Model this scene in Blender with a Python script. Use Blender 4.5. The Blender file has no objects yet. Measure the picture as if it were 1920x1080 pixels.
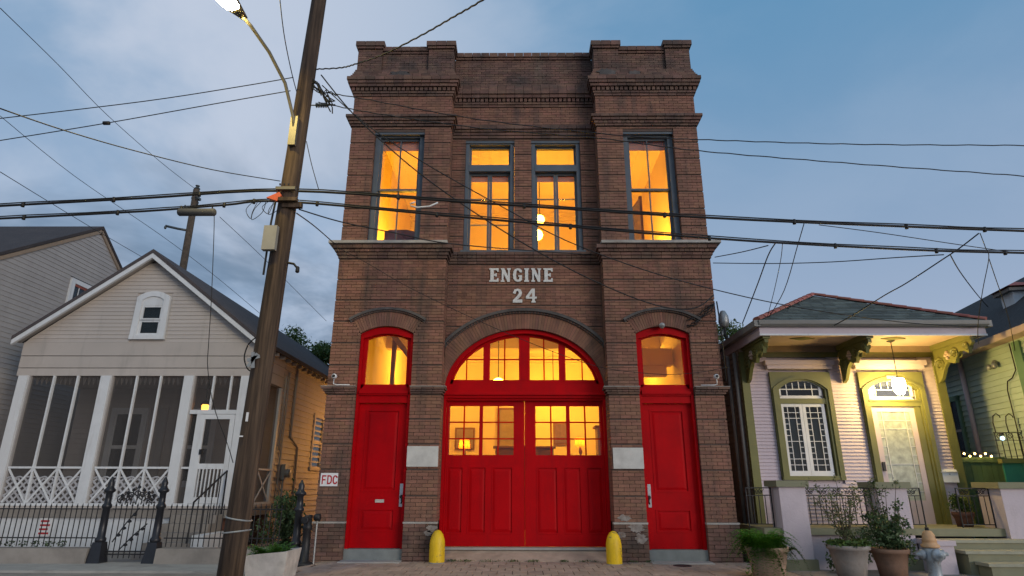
import bpy, math, random
import numpy as np
from mathutils import Vector, Matrix, Euler
random.seed(24)
RNG = np.random.default_rng(24)
scene = bpy.context.scene
COL = scene.collection
R = math.radians


# Dusk street: a brick firehouse between a cream porch house and a pink shotgun house
SKY_LOW, SKY_HIGH = (0.33, 0.375, 0.49), (0.09, 0.235, 0.40)
VEIL, SLATE, PUFF = (0.215, 0.295, 0.41), (0.085, 0.135, 0.205), (0.36, 0.405, 0.49)
CL_V, CL_S = (1.5, (6.0, 1.3, 0)), (1.3, (13.6, 6.6, 0))
NISH = 0.06
SKY_STRENGTH = 1.5
SUN_ENERGY = 1.6
EXPOSURE = 0.0
E_STREET, E_GLOBE, E_ROOM, E_PORCH, E_LANTERN, E_SIDE, E_STRING = 520.0, 42.0, 125.0, 200.0, 9.0, 260.0, 26.0
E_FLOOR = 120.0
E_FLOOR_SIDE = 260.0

# ------------------------------------------------------------------ camera
CAM = Vector((-0.15, -12.2, 1.33))
cam_data = bpy.data.cameras.new('camera')
cam_data.sensor_width = 36.0
cam_data.lens = 36.0 * 1147.0 / 1920.0
cam_data.clip_end = 2000.0
cam_data.clip_start = 0.05
cam = bpy.data.objects.new('camera', cam_data)
COL.objects.link(cam)
_p, _y, _r = R(17.85), R(0.51), R(0.145)
_fw = Vector((-math.sin(_y) * math.cos(_p), math.cos(_y) * math.cos(_p), math.sin(_p)))
_rt = Vector((math.cos(_y), math.sin(_y), 0))
_up = _rt.cross(_fw)
_r2 = _rt * math.cos(_r) + _up * math.sin(_r)
_u2 = _up * math.cos(_r) - _rt * math.sin(_r)
cam.matrix_world = Matrix.Translation(CAM) @ Matrix((_r2, _u2, -_fw)).transposed().to_4x4()
scene.camera = cam

# ------------------------------------------------------------------ sky (dusk, broken cloud), sun, exposure
SUN_EL, SUN_AZ = R(8.0), R(137.0)          # low, behind the camera to the right
world = bpy.data.worlds.new('World')
scene.world = world
world.use_nodes = True
wn, wl = world.node_tree.nodes, world.node_tree.links
wn.clear()
def WN(t, **k):
    n = wn.new(t)
    for a, b in k.items():
        setattr(n, a, b)
    return n
w_out = WN('ShaderNodeOutputWorld')
w_bg = WN('ShaderNodeBackground')
w_sky = WN('ShaderNodeTexSky', sky_type='NISHITA', sun_disc=False, sun_elevation=SUN_EL, sun_rotation=SUN_AZ,
           air_density=1.0, dust_density=1.6, ozone_density=2.2, altitude=0)
w_tc = WN('ShaderNodeTexCoord')
w_sep = WN('ShaderNodeSeparateXYZ')
wl.new(w_tc.outputs['Generated'], w_sep.inputs[0])
def wmath(op, a, b=None):
    n = WN('ShaderNodeMath', operation=op)
    for i, v in enumerate((a, b)):
        if v is None:
            continue
        if isinstance(v, (int, float)):
            n.inputs[i].default_value = v
        else:
            wl.new(v, n.inputs[i])
    return n.outputs[0]
zc = wmath('ADD', wmath('MAXIMUM', w_sep.outputs[2], 0.0), 0.28)
cx = wmath('DIVIDE', w_sep.outputs[0], zc)
cy = wmath('DIVIDE', w_sep.outputs[1], zc)
w_cmb = WN('ShaderNodeCombineXYZ')
wl.new(cx, w_cmb.inputs[0]); wl.new(cy, w_cmb.inputs[1])
def wnoise(scale, detail, rough, off):
    m = WN('ShaderNodeMapping')
    m.inputs['Location'].default_value = off
    wl.new(w_cmb.outputs[0], m.inputs[0])
    n = WN('ShaderNodeTexNoise')
    n.inputs['Scale'].default_value = scale
    n.inputs['Detail'].default_value = detail
    n.inputs['Roughness'].default_value = rough
    n.inputs['Distortion'].default_value = 0.35
    wl.new(m.outputs[0], n.inputs['Vector'])
    return n.outputs['Fac']
def wramp(fac, a, b):
    n = WN('ShaderNodeMapRange', interpolation_type='SMOOTHSTEP')
    n.inputs['From Min'].default_value = a
    n.inputs['From Max'].default_value = b
    wl.new(fac, n.inputs['Value'])
    return n.outputs[0]
def wmix(fac, a, b):
    n = WN('ShaderNodeMix', data_type='RGBA')
    if isinstance(fac, (int, float)):
        n.inputs[0].default_value = fac
    else:
        wl.new(fac, n.inputs[0])
    for i, v in ((6, a), (7, b)):
        if isinstance(v, tuple):
            n.inputs[i].default_value = v + (1,)
        else:
            wl.new(v, n.inputs[i])
    return n.outputs[2]
# clear dusk sky: Nishita, evened out with a blue to lavender elevation gradient
elev = wramp(w_sep.outputs[2], 0.0, 0.75)
grad = wmix(elev, SKY_LOW, SKY_HIGH)
w_sc = WN('ShaderNodeMix', data_type='RGBA', blend_type='MULTIPLY')
w_sc.inputs[0].default_value = 1.0
w_sc.inputs[7].default_value = (NISH, NISH, NISH, 1)
wl.new(w_sky.outputs[0], w_sc.inputs[6])
clear = wmix(0.75, w_sc.outputs[2], grad)
# thin bright veil and heavier slate clouds, thicker toward the west (left)
west = wramp(wmath('ADD', w_sep.outputs[0], wmath('MULTIPLY', w_sep.outputs[2], -0.10)), 0.30, -0.50)
haze = wramp(w_sep.outputs[0], 0.35, -0.6)
c0 = wmix(wmath('MULTIPLY', haze, 0.55), clear, VEIL)
veil = wmath('MULTIPLY', wramp(wnoise(CL_V[0], 6, 0.55, CL_V[1]), 0.40, 0.66), wmath('ADD', wmath('MULTIPLY', west, 0.8), 0.12))
slate = wmath('MULTIPLY', wramp(wnoise(CL_S[0], 6, 0.56, CL_S[1]), 0.45, 0.60), wmath('MULTIPLY', west, wramp(w_sep.outputs[2], 0.62, 0.22)))
c1 = wmix(veil, c0, PUFF)
c2 = wmix(wmath('MULTIPLY', slate, 0.85), c1, SLATE)
wl.new(c2, w_bg.inputs['Color'])
w_bg.inputs['Strength'].default_value = SKY_STRENGTH
wl.new(w_bg.outputs[0], w_out.inputs[0])

sun_data = bpy.data.lights.new('sun', 'SUN')
sun_data.energy = SUN_ENERGY
sun_data.angle = R(32)
sun_data.color = (1.0, 0.91, 0.84)
sun = bpy.data.objects.new('sun', sun_data)
COL.objects.link(sun)
_sd = Vector((math.sin(SUN_AZ) * math.cos(SUN_EL), math.cos(SUN_AZ) * math.cos(SUN_EL), math.sin(SUN_EL)))
sun.rotation_euler = _sd.to_track_quat('Z', 'Y').to_euler()
sun.location = (0, -20, 15)

vs = scene.view_settings
vs.view_transform = 'Standard'
vs.look = 'None'
vs.gamma = 1.0
vs.exposure = EXPOSURE
vs.use_curve_mapping = False
scene.render.engine = 'CYCLES'
scene.cycles.use_denoising = True
scene.cycles.max_bounces = 8
scene.cycles.transparent_max_bounces = 16
scene.cycles.sample_clamp_indirect = 4.0

# ------------------------------------------------------------------ materials
MATS = {}
def mat(name, col, rough=0.6, var=0.12, scale=6.0, bump=0.0, bscale=None, metal=0.0, spec=0.4, piece=0.0, stain=None,
        emit=None, estr=0.0, streak=None, stretch=None, transl=0.0, coat=0.0):
    """Principled material: base colour with noise wear, piece-to-piece variation, optional stain colour and bump."""
    m = bpy.data.materials.new(name)
    m.use_nodes = True
    n, l = m.node_tree.nodes, m.node_tree.links
    b = n['Principled BSDF']
    b.inputs['Roughness'].default_value = rough
    b.inputs['Metallic'].default_value = metal
    b.inputs['Specular IOR Level'].default_value = spec
    if coat:
        b.inputs['Coat Weight'].default_value = coat
        b.inputs['Coat Roughness'].default_value = 0.25
    geo = n.new('ShaderNodeNewGeometry')
    vec = geo.outputs['Position']
    if stretch:
        mp = n.new('ShaderNodeMapping')
        mp.inputs['Scale'].default_value = stretch
        l.new(vec, mp.inputs[0]); vec = mp.outputs[0]
    def noise(sc, det=4.0, rg=0.6):
        t = n.new('ShaderNodeTexNoise')
        t.inputs['Scale'].default_value = sc; t.inputs['Detail'].default_value = det; t.inputs['Roughness'].default_value = rg
        l.new(vec, t.inputs['Vector'])
        return t.outputs['Fac']
    def mr(src, a, c, lo, hi):
        t = n.new('ShaderNodeMapRange')
        for k, v in (('From Min', a), ('From Max', c), ('To Min', lo), ('To Max', hi)):
            t.inputs[k].default_value = v
        l.new(src, t.inputs['Value'])
        return t.outputs[0]
    colsock = None
    rgb = n.new('ShaderNodeRGB'); rgb.outputs[0].default_value = tuple(col) + (1,)
    colsock = rgb.outputs[0]
    if stain:
        scol, ssc, lo, hi, amt = stain
        mx = n.new('ShaderNodeMix'); mx.data_type = 'RGBA'
        f = mr(noise(ssc, 6, 0.65), lo, hi, 0, amt)
        l.new(f, mx.inputs[0]); l.new(colsock, mx.inputs[6]); mx.inputs[7].default_value = tuple(scol) + (1,)
        colsock = mx.outputs[2]
    if streak:
        scol, ssc, lo, hi, amt = streak
        mp2 = n.new('ShaderNodeMapping'); mp2.inputs['Scale'].default_value = (1, 1, 0.13)
        l.new(geo.outputs['Position'], mp2.inputs[0])
        t2 = n.new('ShaderNodeTexNoise'); t2.inputs['Scale'].default_value = ssc; t2.inputs['Detail'].default_value = 7; t2.inputs['Roughness'].default_value = 0.65
        l.new(mp2.outputs[0], t2.inputs['Vector'])
        mx = n.new('ShaderNodeMix'); mx.data_type = 'RGBA'
        l.new(mr(t2.outputs['Fac'], lo, hi, 0, amt), mx.inputs[0]); l.new(colsock, mx.inputs[6]); mx.inputs[7].default_value = tuple(scol) + (1,)
        colsock = mx.outputs[2]
    hs = n.new('ShaderNodeHueSaturation')
    l.new(colsock, hs.inputs['Color'])
    val = mr(noise(scale), 0.3, 0.7, 1 - var, 1 + var)
    if piece:
        oi = n.new('ShaderNodeObjectInfo')
        ad = n.new('ShaderNodeMath'); ad.operation = 'ADD'
        l.new(geo.outputs['Random Per Island'], ad.inputs[0]); l.new(oi.outputs['Random'], ad.inputs[1])
        fr = n.new('ShaderNodeMath'); fr.operation = 'FRACT'
        l.new(ad.outputs[0], fr.inputs[0])
        pv = mr(fr.outputs[0], 0, 1, 1 - piece, 1 + piece)
        mu = n.new('ShaderNodeMath'); mu.operation = 'MULTIPLY'
        l.new(val, mu.inputs[0]); l.new(pv, mu.inputs[1]); val = mu.outputs[0]
        f7 = n.new('ShaderNodeMath'); f7.operation = 'MULTIPLY'; f7.inputs[1].default_value = 7.31
        l.new(fr.outputs[0], f7.inputs[0])
        f8 = n.new('ShaderNodeMath'); f8.operation = 'FRACT'; l.new(f7.outputs[0], f8.inputs[0])
        l.new(mr(f8.outputs[0], 0, 1, 0.5 - piece * 0.05, 0.5 + piece * 0.05), hs.inputs['Hue'])
    l.new(val, hs.inputs['Value'])
    l.new(hs.outputs[0], b.inputs['Base Color'])
    if bump:
        bp = n.new('ShaderNodeBump'); bp.inputs['Strength'].default_value = bump; bp.inputs['Distance'].default_value = 0.01
        l.new(noise(bscale or scale * 6, 5), bp.inputs['Height']); l.new(bp.outputs[0], b.inputs['Normal'])
    if emit:
        b.inputs['Emission Color'].default_value = tuple(emit) + (1,); b.inputs['Emission Strength'].default_value = estr
    if transl:
        tr = n.new('ShaderNodeBsdfTranslucent'); l.new(hs.outputs[0], tr.inputs['Color'])
        mxs = n.new('ShaderNodeMixShader'); mxs.inputs[0].default_value = transl
        l.new(b.outputs[0], mxs.inputs[1]); l.new(tr.outputs[0], mxs.inputs[2])
        l.new(mxs.outputs[0], n['Material Output'].inputs['Surface'])
    MATS[name] = m
    return m
def glass(name, tint=(1, 1, 1), ior=1.45, rough=0.02, weight=1.0):
    m = bpy.data.materials.new(name); m.use_nodes = True
    n, l = m.node_tree.nodes, m.node_tree.links
    n.remove(n['Principled BSDF'])
    t = n.new('ShaderNodeBsdfTransparent'); t.inputs['Color'].default_value = tuple(tint) + (1,)
    g = n.new('ShaderNodeBsdfGlossy'); g.inputs['Roughness'].default_value = rough
    fr = n.new('ShaderNodeFresnel'); fr.inputs['IOR'].default_value = ior
    geo = n.new('ShaderNodeNewGeometry')
    nz = n.new('ShaderNodeTexNoise'); nz.inputs['Scale'].default_value = 1.7
    l.new(geo.outputs['Position'], nz.inputs['Vector'])
    bp = n.new('ShaderNodeBump'); bp.inputs['Strength'].default_value = 0.08; bp.inputs['Distance'].default_value = 0.02
    l.new(nz.outputs['Fac'], bp.inputs['Height']); l.new(bp.outputs[0], g.inputs['Normal'])
    ml = n.new('ShaderNodeMath'); ml.operation = 'MULTIPLY'; ml.inputs[1].default_value = weight
    l.new(fr.outputs[0], ml.inputs[0])
    mx = n.new('ShaderNodeMixShader')
    l.new(ml.outputs[0], mx.inputs[0]); l.new(t.outputs[0], mx.inputs[1]); l.new(g.outputs[0], mx.inputs[2])
    l.new(mx.outputs[0], n['Material Output'].inputs['Surface'])
    MATS[name] = m
    return m
def mesh_screen(name, col, through):
    m = bpy.data.materials.new(name); m.use_nodes = True
    n, l = m.node_tree.nodes, m.node_tree.links
    n['Principled BSDF'].inputs['Base Color'].default_value = tuple(col) + (1,)
    n['Principled BSDF'].inputs['Roughness'].default_value = 0.7
    t = n.new('ShaderNodeBsdfTransparent')
    mx = n.new('ShaderNodeMixShader'); mx.inputs[0].default_value = through
    l.new(n['Principled BSDF'].outputs[0], mx.inputs[1]); l.new(t.outputs[0], mx.inputs[2])
    l.new(mx.outputs[0], n['Material Output'].inputs['Surface'])
    MATS[name] = m
    return m

mat('brick', (0.232, 0.114, 0.076), 0.85, 0.14, 3.0, 0.5, 60, piece=0.15, stain=((0.10, 0.072, 0.058), 0.8, 0.50, 0.74, 0.6), streak=((0.075, 0.056, 0.048), 2.6, 0.49, 0.68, 0.75))
mat('brick_sooty', (0.165, 0.092, 0.068), 0.88, 0.2, 2.5, 0.5, 60, piece=0.22, stain=((0.06, 0.05, 0.046), 1.6, 0.40, 0.66, 0.8), streak=((0.19, 0.135, 0.10), 4.5, 0.58, 0.75, 0.5))
mat('mortar', (0.10, 0.07, 0.057), 0.95, 0.2, 9, 0.4, 80)
mat('cement_dark', (0.085, 0.078, 0.075), 0.9, 0.3, 4, 0.6, 40, stain=((0.16, 0.13, 0.115), 2.2, 0.5, 0.75, 0.8))
mat('cement_wash', (0.36, 0.34, 0.31), 0.85, 0.2, 6, 0.3, 40, stain=((0.17, 0.14, 0.12), 3, 0.5, 0.7, 0.7))
mat('cement_patch', (0.26, 0.235, 0.215), 0.9, 0.25, 9, 0.4, 50, stain=((0.15, 0.11, 0.09), 8, 0.45, 0.65, 0.8))
mat('tablet_stone', (0.55, 0.54, 0.50), 0.7, 0.1, 5, 0.2, 40, stain=((0.38, 0.36, 0.33), 3, 0.5, 0.7, 0.6))
mat('red_paint', (0.45, 0.001, 0.004), 0.52, 0.08, 2.2, 0.12, 26, spec=0.09, stain=((0.33, 0.002, 0.005), 1.2, 0.45, 0.7, 0.7), streak=((0.26, 0.004, 0.007), 6.0, 0.52, 0.74, 0.5))
mat('slate_paint', (0.095, 0.115, 0.135), 0.5, 0.12, 5, 0.08, 40)
mat('white_letter', (0.62, 0.62, 0.60), 0.7, 0.1, 14, 0.2, 60, stain=((0.34, 0.31, 0.29), 9, 0.55, 0.72, 0.6))
mat('white_paint', (0.66, 0.68, 0.70), 0.5, 0.07, 3, 0.08, 40, stain=((0.45, 0.45, 0.45), 1.5, 0.55, 0.8, 0.5), streak=((0.44, 0.43, 0.42), 9, 0.54, 0.74, 0.5))
mat('lattice_paint', (0.40, 0.40, 0.42), 0.6, 0.08, 4)
mat('cream_siding', (0.475, 0.43, 0.395), 0.6, 0.06, 2, 0.08, 40, piece=0.03, stain=((0.35, 0.32, 0.30), 1.0, 0.5, 0.8, 0.5), streak=((0.33, 0.30, 0.28), 5, 0.54, 0.75, 0.5))
mat('gray_siding', (0.36, 0.34, 0.33), 0.65, 0.06, 2, 0.08, 40, piece=0.04, stain=((0.29, 0.275, 0.265), 0.8, 0.5, 0.8, 0.5), streak=((0.27, 0.255, 0.245), 5, 0.52, 0.75, 0.5))
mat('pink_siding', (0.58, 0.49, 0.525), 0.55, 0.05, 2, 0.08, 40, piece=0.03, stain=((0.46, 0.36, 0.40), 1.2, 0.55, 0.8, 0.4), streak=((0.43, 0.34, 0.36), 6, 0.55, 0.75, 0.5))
mat('pink_stucco', (0.56, 0.485, 0.515), 0.85, 0.07, 3, 0.5, 28, stain=((0.40, 0.345, 0.36), 1.5, 0.5, 0.78, 0.6), streak=((0.36, 0.31, 0.31), 5, 0.55, 0.75, 0.5))
mat('olive_paint', (0.15, 0.152, 0.045), 0.5, 0.10, 3, 0.1, 40, stain=((0.105, 0.11, 0.035), 1.7, 0.5, 0.75, 0.5))
mat('olive_cement', (0.23, 0.225, 0.14), 0.75, 0.10, 4, 0.2, 40, stain=((0.15, 0.15, 0.10), 2, 0.5, 0.75, 0.5))
mat('tan_soffit', (0.50, 0.38, 0.30), 0.65, 0.06, 3, 0.05, 40)
mat('mint_siding', (0.42, 0.53, 0.44), 0.6, 0.06, 2, 0.08, 40, piece=0.04, stain=((0.32, 0.41, 0.34), 1.2, 0.5, 0.8, 0.5))
mat('green_trim', (0.12, 0.22, 0.13), 0.55, 0.12, 3, 0.1, 40)
mat('gate_green', (0.075, 0.13, 0.06), 0.6, 0.15, 3, 0.15, 40, piece=0.10)
mat('gate_teal', (0.02, 0.18, 0.13), 0.5, 0.12, 3, 0.1, 40, piece=0.05)
mat('asphalt_shingle', (0.060, 0.052, 0.055), 0.95, 0.25, 25, 0.4, 120, piece=0.2, stain=((0.09, 0.075, 0.072), 2, 0.45, 0.7, 0.6))
mat('slate_shingle', (0.105, 0.125, 0.115), 0.9, 0.18, 12, 0.3, 90, piece=0.34, stain=((0.07, 0.085, 0.082), 3, 0.45, 0.7, 0.5))
mat('dark_shingle', (0.045, 0.043, 0.044), 0.95, 0.3, 14, 0.4, 90, piece=0.25)
mat('terracotta', (0.33, 0.115, 0.085), 0.8, 0.16, 6, 0.3, 50, piece=0.15)
mat('pot_clay', (0.36, 0.25, 0.18), 0.85, 0.15, 5, 0.3, 40, stain=((0.20, 0.13, 0.09), 4, 0.5, 0.7, 0.7))
mat('pot_concrete', (0.52, 0.49, 0.45), 0.9, 0.16, 5, 0.4, 40, stain=((0.30, 0.27, 0.25), 4, 0.5, 0.72, 0.7))
mat('pot_gray', (0.30, 0.265, 0.235), 0.9, 0.2, 5, 0.5, 30, stain=((0.15, 0.12, 0.10), 5, 0.45, 0.7, 0.8), streak=((0.42, 0.36, 0.30), 9, 0.55, 0.75, 0.6))
mat('pot_rust', (0.25, 0.145, 0.095), 0.9, 0.2, 6, 0.5, 30, stain=((0.10, 0.065, 0.045), 6, 0.45, 0.7, 0.8))
mat('tread_cement', (0.34, 0.33, 0.245), 0.8, 0.12, 5, 0.25, 40, stain=((0.20, 0.20, 0.15), 3, 0.5, 0.75, 0.6))
mat('pot_brown', (0.13, 0.055, 0.035), 0.7, 0.15, 6, 0.2, 40)
mat('gutter_gray', (0.21, 0.205, 0.19), 0.45, 0.1, 4, 0.05, 30)
mat('iron', (0.014, 0.014, 0.016), 0.5, 0.2, 12, 0.15, 60)
mat('iron_gloss', (0.02, 0.021, 0.026), 0.33, 0.15, 10, 0.1, 40)
mat('cable', (0.012, 0.012, 0.013), 0.6, 0.1, 6)
mat('cable_gray', (0.07, 0.07, 0.07), 0.6, 0.1, 6)
mat('insulator', (0.06, 0.07, 0.072), 0.4, 0.1, 6)
mat('pole_wood', (0.112, 0.074, 0.048), 0.9, 0.40, 22, 1.0, 40, stretch=(1, 1, 0.05), stain=((0.024, 0.015, 0.011), 7, 0.36, 0.62, 0.95))
mat('lamp_metal', (0.15, 0.14, 0.115), 0.45, 0.1, 5, metal=0.2)
mat('box_gray', (0.30, 0.29, 0.25), 0.55, 0.08, 5)
mat('orange_tag', (0.55, 0.10, 0.04), 0.6, 0.1, 8)
mat('steel', (0.55, 0.55, 0.54), 0.3, 0.08, 10, metal=0.85)
mat('brass_white', (0.60, 0.58, 0.50), 0.4, 0.08, 10, metal=0.3)
mat('galvanized', (0.33, 0.34, 0.34), 0.45, 0.12, 9, metal=0.5)
mat('yellow_paint', (0.76, 0.50, 0.010), 0.5, 0.10, 4, 0.15, 30, stain=((0.20, 0.15, 0.06), 11, 0.58, 0.66, 0.75), streak=((0.46, 0.28, 0.02), 8, 0.5, 0.7, 0.7))
mat('hydrant_silver', (0.34, 0.38, 0.41), 0.45, 0.18, 14, 0.4, 40, metal=0.25, stain=((0.14, 0.10, 0.075), 14, 0.56, 0.68, 0.8), streak=((0.18, 0.17, 0.16), 16, 0.5, 0.7, 0.6))
mat('hydrant_orange', (0.58, 0.34, 0.17), 0.55, 0.12, 10, 0.25, 40, stain=((0.40, 0.30, 0.20), 12, 0.55, 0.7, 0.7))
mat('concrete', (0.27, 0.245, 0.22), 0.92, 0.14, 3, 0.3, 40, stain=((0.17, 0.15, 0.135), 1.6, 0.45, 0.72, 0.7))
mat('concrete_pale', (0.34, 0.33, 0.31), 0.92, 0.12, 4, 0.3, 40, stain=((0.22, 0.205, 0.19), 1.7, 0.5, 0.75, 0.7))
mat('step_cement', (0.20, 0.215, 0.205), 0.85, 0.12, 7, 0.2, 50)
mat('paver', (0.40, 0.30, 0.235), 0.9, 0.16, 5, 0.4, 45, piece=0.10, stain=((0.22, 0.165, 0.13), 1.4, 0.48, 0.74, 0.7))
mat('paver_joint', (0.13, 0.10, 0.082), 0.95, 0.2, 8, 0.3, 60)
mat('asphalt', (0.05, 0.048, 0.047), 0.92, 0.25, 10, 0.4, 120)
mat('soil', (0.03, 0.022, 0.016), 0.95, 0.3, 20, 0.5, 60)
mat('sign_white', (0.72, 0.72, 0.72), 0.5, 0.05, 6)
mat('sign_red', (0.42, 0.02, 0.03), 0.5, 0.05, 6)
mat('plaster_warm', (0.80, 0.66, 0.40), 0.8, 0.03, 2)
mat('plaster_upper', (0.82, 0.68, 0.42), 0.8, 0.03, 2)
mat('floor_wood', (0.25, 0.13, 0.06), 0.5, 0.15, 3, stretch=(1, 8, 1))
mat('wood_brown', (0.19, 0.085, 0.035), 0.5, 0.2, 4, stretch=(1, 1, 6))
mat('plum_fabric', (0.17, 0.10, 0.15), 0.9, 0.15, 8)
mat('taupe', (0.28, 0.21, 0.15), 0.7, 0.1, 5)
mat('shade_pink', (0.55, 0.33, 0.26), 0.8, 0.05, 5, transl=0.3)
mat('lamp_shade', (0.75, 0.22, 0.05), 0.8, 0.05, 8, transl=0.5)
mat('curtain', (0.52, 0.50, 0.46), 0.85, 0.1, 3, stretch=(6, 6, 0.4))
mat('curtain_blue', (0.36, 0.45, 0.48), 0.85, 0.1, 3, stretch=(6, 6, 0.4))
mat('etched_glass', (0.45, 0.50, 0.44), 0.35, 0.35, 7, 0.2, 20, spec=0.6, transl=0.25)
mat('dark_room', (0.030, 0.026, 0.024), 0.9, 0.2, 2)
mat('leaf_dark', (0.06, 0.10, 0.038), 0.55, 0.25, 2, piece=0.45, transl=0.25)
mat('leaf_mid', (0.075, 0.125, 0.030), 0.55, 0.25, 3, piece=0.40, transl=0.3)
mat('leaf_fern', (0.075, 0.20, 0.02), 0.5, 0.2, 3, piece=0.35, transl=0.35)
mat('leaf_olive', (0.125, 0.15, 0.065), 0.6, 0.25, 4, piece=0.45, transl=0.25)
mat('twig', (0.11, 0.08, 0.055), 0.85, 0.25, 12)
mat('bark', (0.09, 0.065, 0.045), 0.9, 0.3, 8, 0.6, 30)
mat('rubber', (0.02, 0.02, 0.02), 0.6, 0.1, 8)
glass('pane_glass', weight=0.55)
glass('pane_dark', (0.50, 0.54, 0.56), 1.45, 0.03, 0.9)
mesh_screen('porch_screen', (0.062, 0.057, 0.056), 0.42)
def emitter(name, col, strength):
    m = bpy.data.materials.new(name); m.use_nodes = True
    n, l = m.node_tree.nodes, m.node_tree.links
    n.remove(n['Principled BSDF'])
    e = n.new('ShaderNodeEmission'); e.inputs['Color'].default_value = tuple(col) + (1,); e.inputs['Strength'].default_value = strength
    l.new(e.outputs[0], n['Material Output'].inputs['Surface'])
    MATS[name] = m
emitter('glow_street', (1.0, 0.75, 0.22), E_STREET)
emitter('glow_globe', (1.0, 0.505, 0.04), E_GLOBE)
emitter('glow_room', (1.0, 0.505, 0.04), E_ROOM)
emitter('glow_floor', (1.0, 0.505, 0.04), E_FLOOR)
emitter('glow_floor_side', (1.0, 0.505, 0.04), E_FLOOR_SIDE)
emitter('glow_porch', (1.0, 0.68, 0.21), E_PORCH)
emitter('glow_lantern', (1.0, 0.36, 0.05), E_LANTERN)
emitter('glow_side', (1.0, 0.47, 0.10), E_SIDE)
emitter('glow_string', (1.0, 0.60, 0.16), E_STRING)
emitter('glow_blue', (0.55, 0.85, 1.0), 3.0)

# ------------------------------------------------------------------ mesh helpers
class MB:
    """Collects simple shapes in world coordinates; build() links them as one mesh object."""
    def __init__(self):
        self.v = []; self.f = []; self.smooth = False
    def add(self, vs, fs):
        o = len(self.v)
        self.v += [tuple(p) for p in vs]
        self.f += [tuple(i + o for i in q) for q in fs]
        return self
    def box(self, x0, x1, y0, y1, z0, z1, back=True):
        vs = [(x0, y0, z0), (x1, y0, z0), (x1, y1, z0), (x0, y1, z0), (x0, y0, z1), (x1, y0, z1), (x1, y1, z1), (x0, y1, z1)]
        fs = [(0, 3, 2, 1), (4, 5, 6, 7), (0, 1, 5, 4), (1, 2, 6, 5), (3, 0, 4, 7)]
        if back:
            fs.append((2, 3, 7, 6))
        return self.add(vs, fs)
    def obox(self, c, ux, uy, uz, sx, sy, sz):
        c = Vector(c); ux, uy, uz = Vector(ux), Vector(uy), Vector(uz)
        vs = []
        for k in (-.5, .5):
            for a, b in ((-.5, -.5), (.5, -.5), (.5, .5), (-.5, .5)):
                vs.append(c + ux * (a * sx) + uy * (b * sy) + uz * (k * sz))
        return self.add(vs, [(0, 3, 2, 1), (4, 5, 6, 7), (0, 1, 5, 4), (1, 2, 6, 5), (2, 3, 7, 6), (3, 0, 4, 7)])
    def bar(self, a, b, w, d, side=(0, 1, 0)):
        """Rectangular bar from a to b; w across, d along side."""
        a, b = Vector(a), Vector(b)
        t = (b - a); L = t.length; t.normalize()
        s = Vector(side); s = (s - t * s.dot(t)).normalized()
        return self.obox((a + b) / 2, t.cross(s), s, t, w, d, L)
    def tube(self, pts, r, n=6, caps=True, taper=None):
        pts = [Vector(p) for p in pts]
        rings = []
        up = Vector((0, 0, 1))
        for i, p in enumerate(pts):
            t = (pts[min(i + 1, len(pts) - 1)] - pts[max(i - 1, 0)]).normalized()
            a = up if abs(t.z) < 0.9 else Vector((0, 1, 0))
            u = t.cross(a).normalized(); w = u.cross(t).normalized()
            rr = r if taper is None else r + (taper - r) * i / max(1, len(pts) - 1)
            if isinstance(r, (list, tuple)):
                rr = r[i]
            rings.append([p + u * (rr * math.cos(2 * math.pi * k / n)) + w * (rr * math.sin(2 * math.pi * k / n)) for k in range(n)])
        vs = [q for ring in rings for q in ring]
        fs = []
        for i in range(len(pts) - 1):
            for k in range(n):
                a = i * n + k; b = i * n + (k + 1) % n
                fs.append((a, b, b + n, a + n))
        if caps:
            fs.append(tuple(range(n))[::-1]); fs.append(tuple((len(pts) - 1) * n + k for k in range(n)))
        return self.add(vs, fs)
    def lathe(self, c, prof, n=16, axis='z'):
        c = Vector(c)
        vs = []
        for r, h in prof:
            for k in range(n):
                a = 2 * math.pi * k / n
                p = (r * math.cos(a), r * math.sin(a), h)
                if axis == 'y':
                    p = (p[0], p[2], p[1])
                elif axis == 'x':
                    p = (p[2], p[0], p[1])
                vs.append(c + Vector(p))
        fs = []
        for i in range(len(prof) - 1):
            for k in range(n):
                a = i * n + k; b = i * n + (k + 1) % n
                fs.append((a, b, b + n, a + n))
        fs.append(tuple(range(n))[::-1]); fs.append(tuple((len(prof) - 1) * n + k for k in range(n)))
        return self.add(vs, fs)
    def prism(self, poly, y0, y1, plane='xz'):
        """Polygon in a plane, extruded along the remaining axis."""
        n = len(poly)
        def P(a, b, c):
            return {'xz': (a, c, b), 'yz': (c, a, b), 'xy': (a, b, c)}[plane]
        vs = [P(a, b, y0) for a, b in poly] + [P(a, b, y1) for a, b in poly]
        fs = [tuple(range(n)), tuple(range(2 * n - 1, n - 1, -1))]
        fs += [(i, i + n, (i + 1) % n + n, (i + 1) % n) for i in range(n)]
        return self.add(vs, fs)
    def ring(self, outer, inner, y0, y1, closed=False):
        """Band between two matching polylines in the xz plane, extruded in y."""
        n = len(outer)
        vs = []
        for y in (y0, y1):
            vs += [(a, y, b) for a, b in outer] + [(a, y, b) for a, b in inner]
        fs = []
        m = n if closed else n - 1
        for i in range(m):
            j = (i + 1) % n
            fs += [(i, j, n + j, n + i), (2 * n + i, 3 * n + i, 3 * n + j, 2 * n + j), (i, 2 * n + i, 2 * n + j, j), (n + i, n + j, 3 * n + j, 3 * n + i)]
        if not closed:
            fs += [(0, n, 3 * n, 2 * n), (n - 1, 3 * n - 1, 4 * n - 1, 2 * n - 1)]
        return self.add(vs, fs)
    def xform(self, fn):
        self.v = [tuple(fn(Vector(p))) for p in self.v]
        return self
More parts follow.
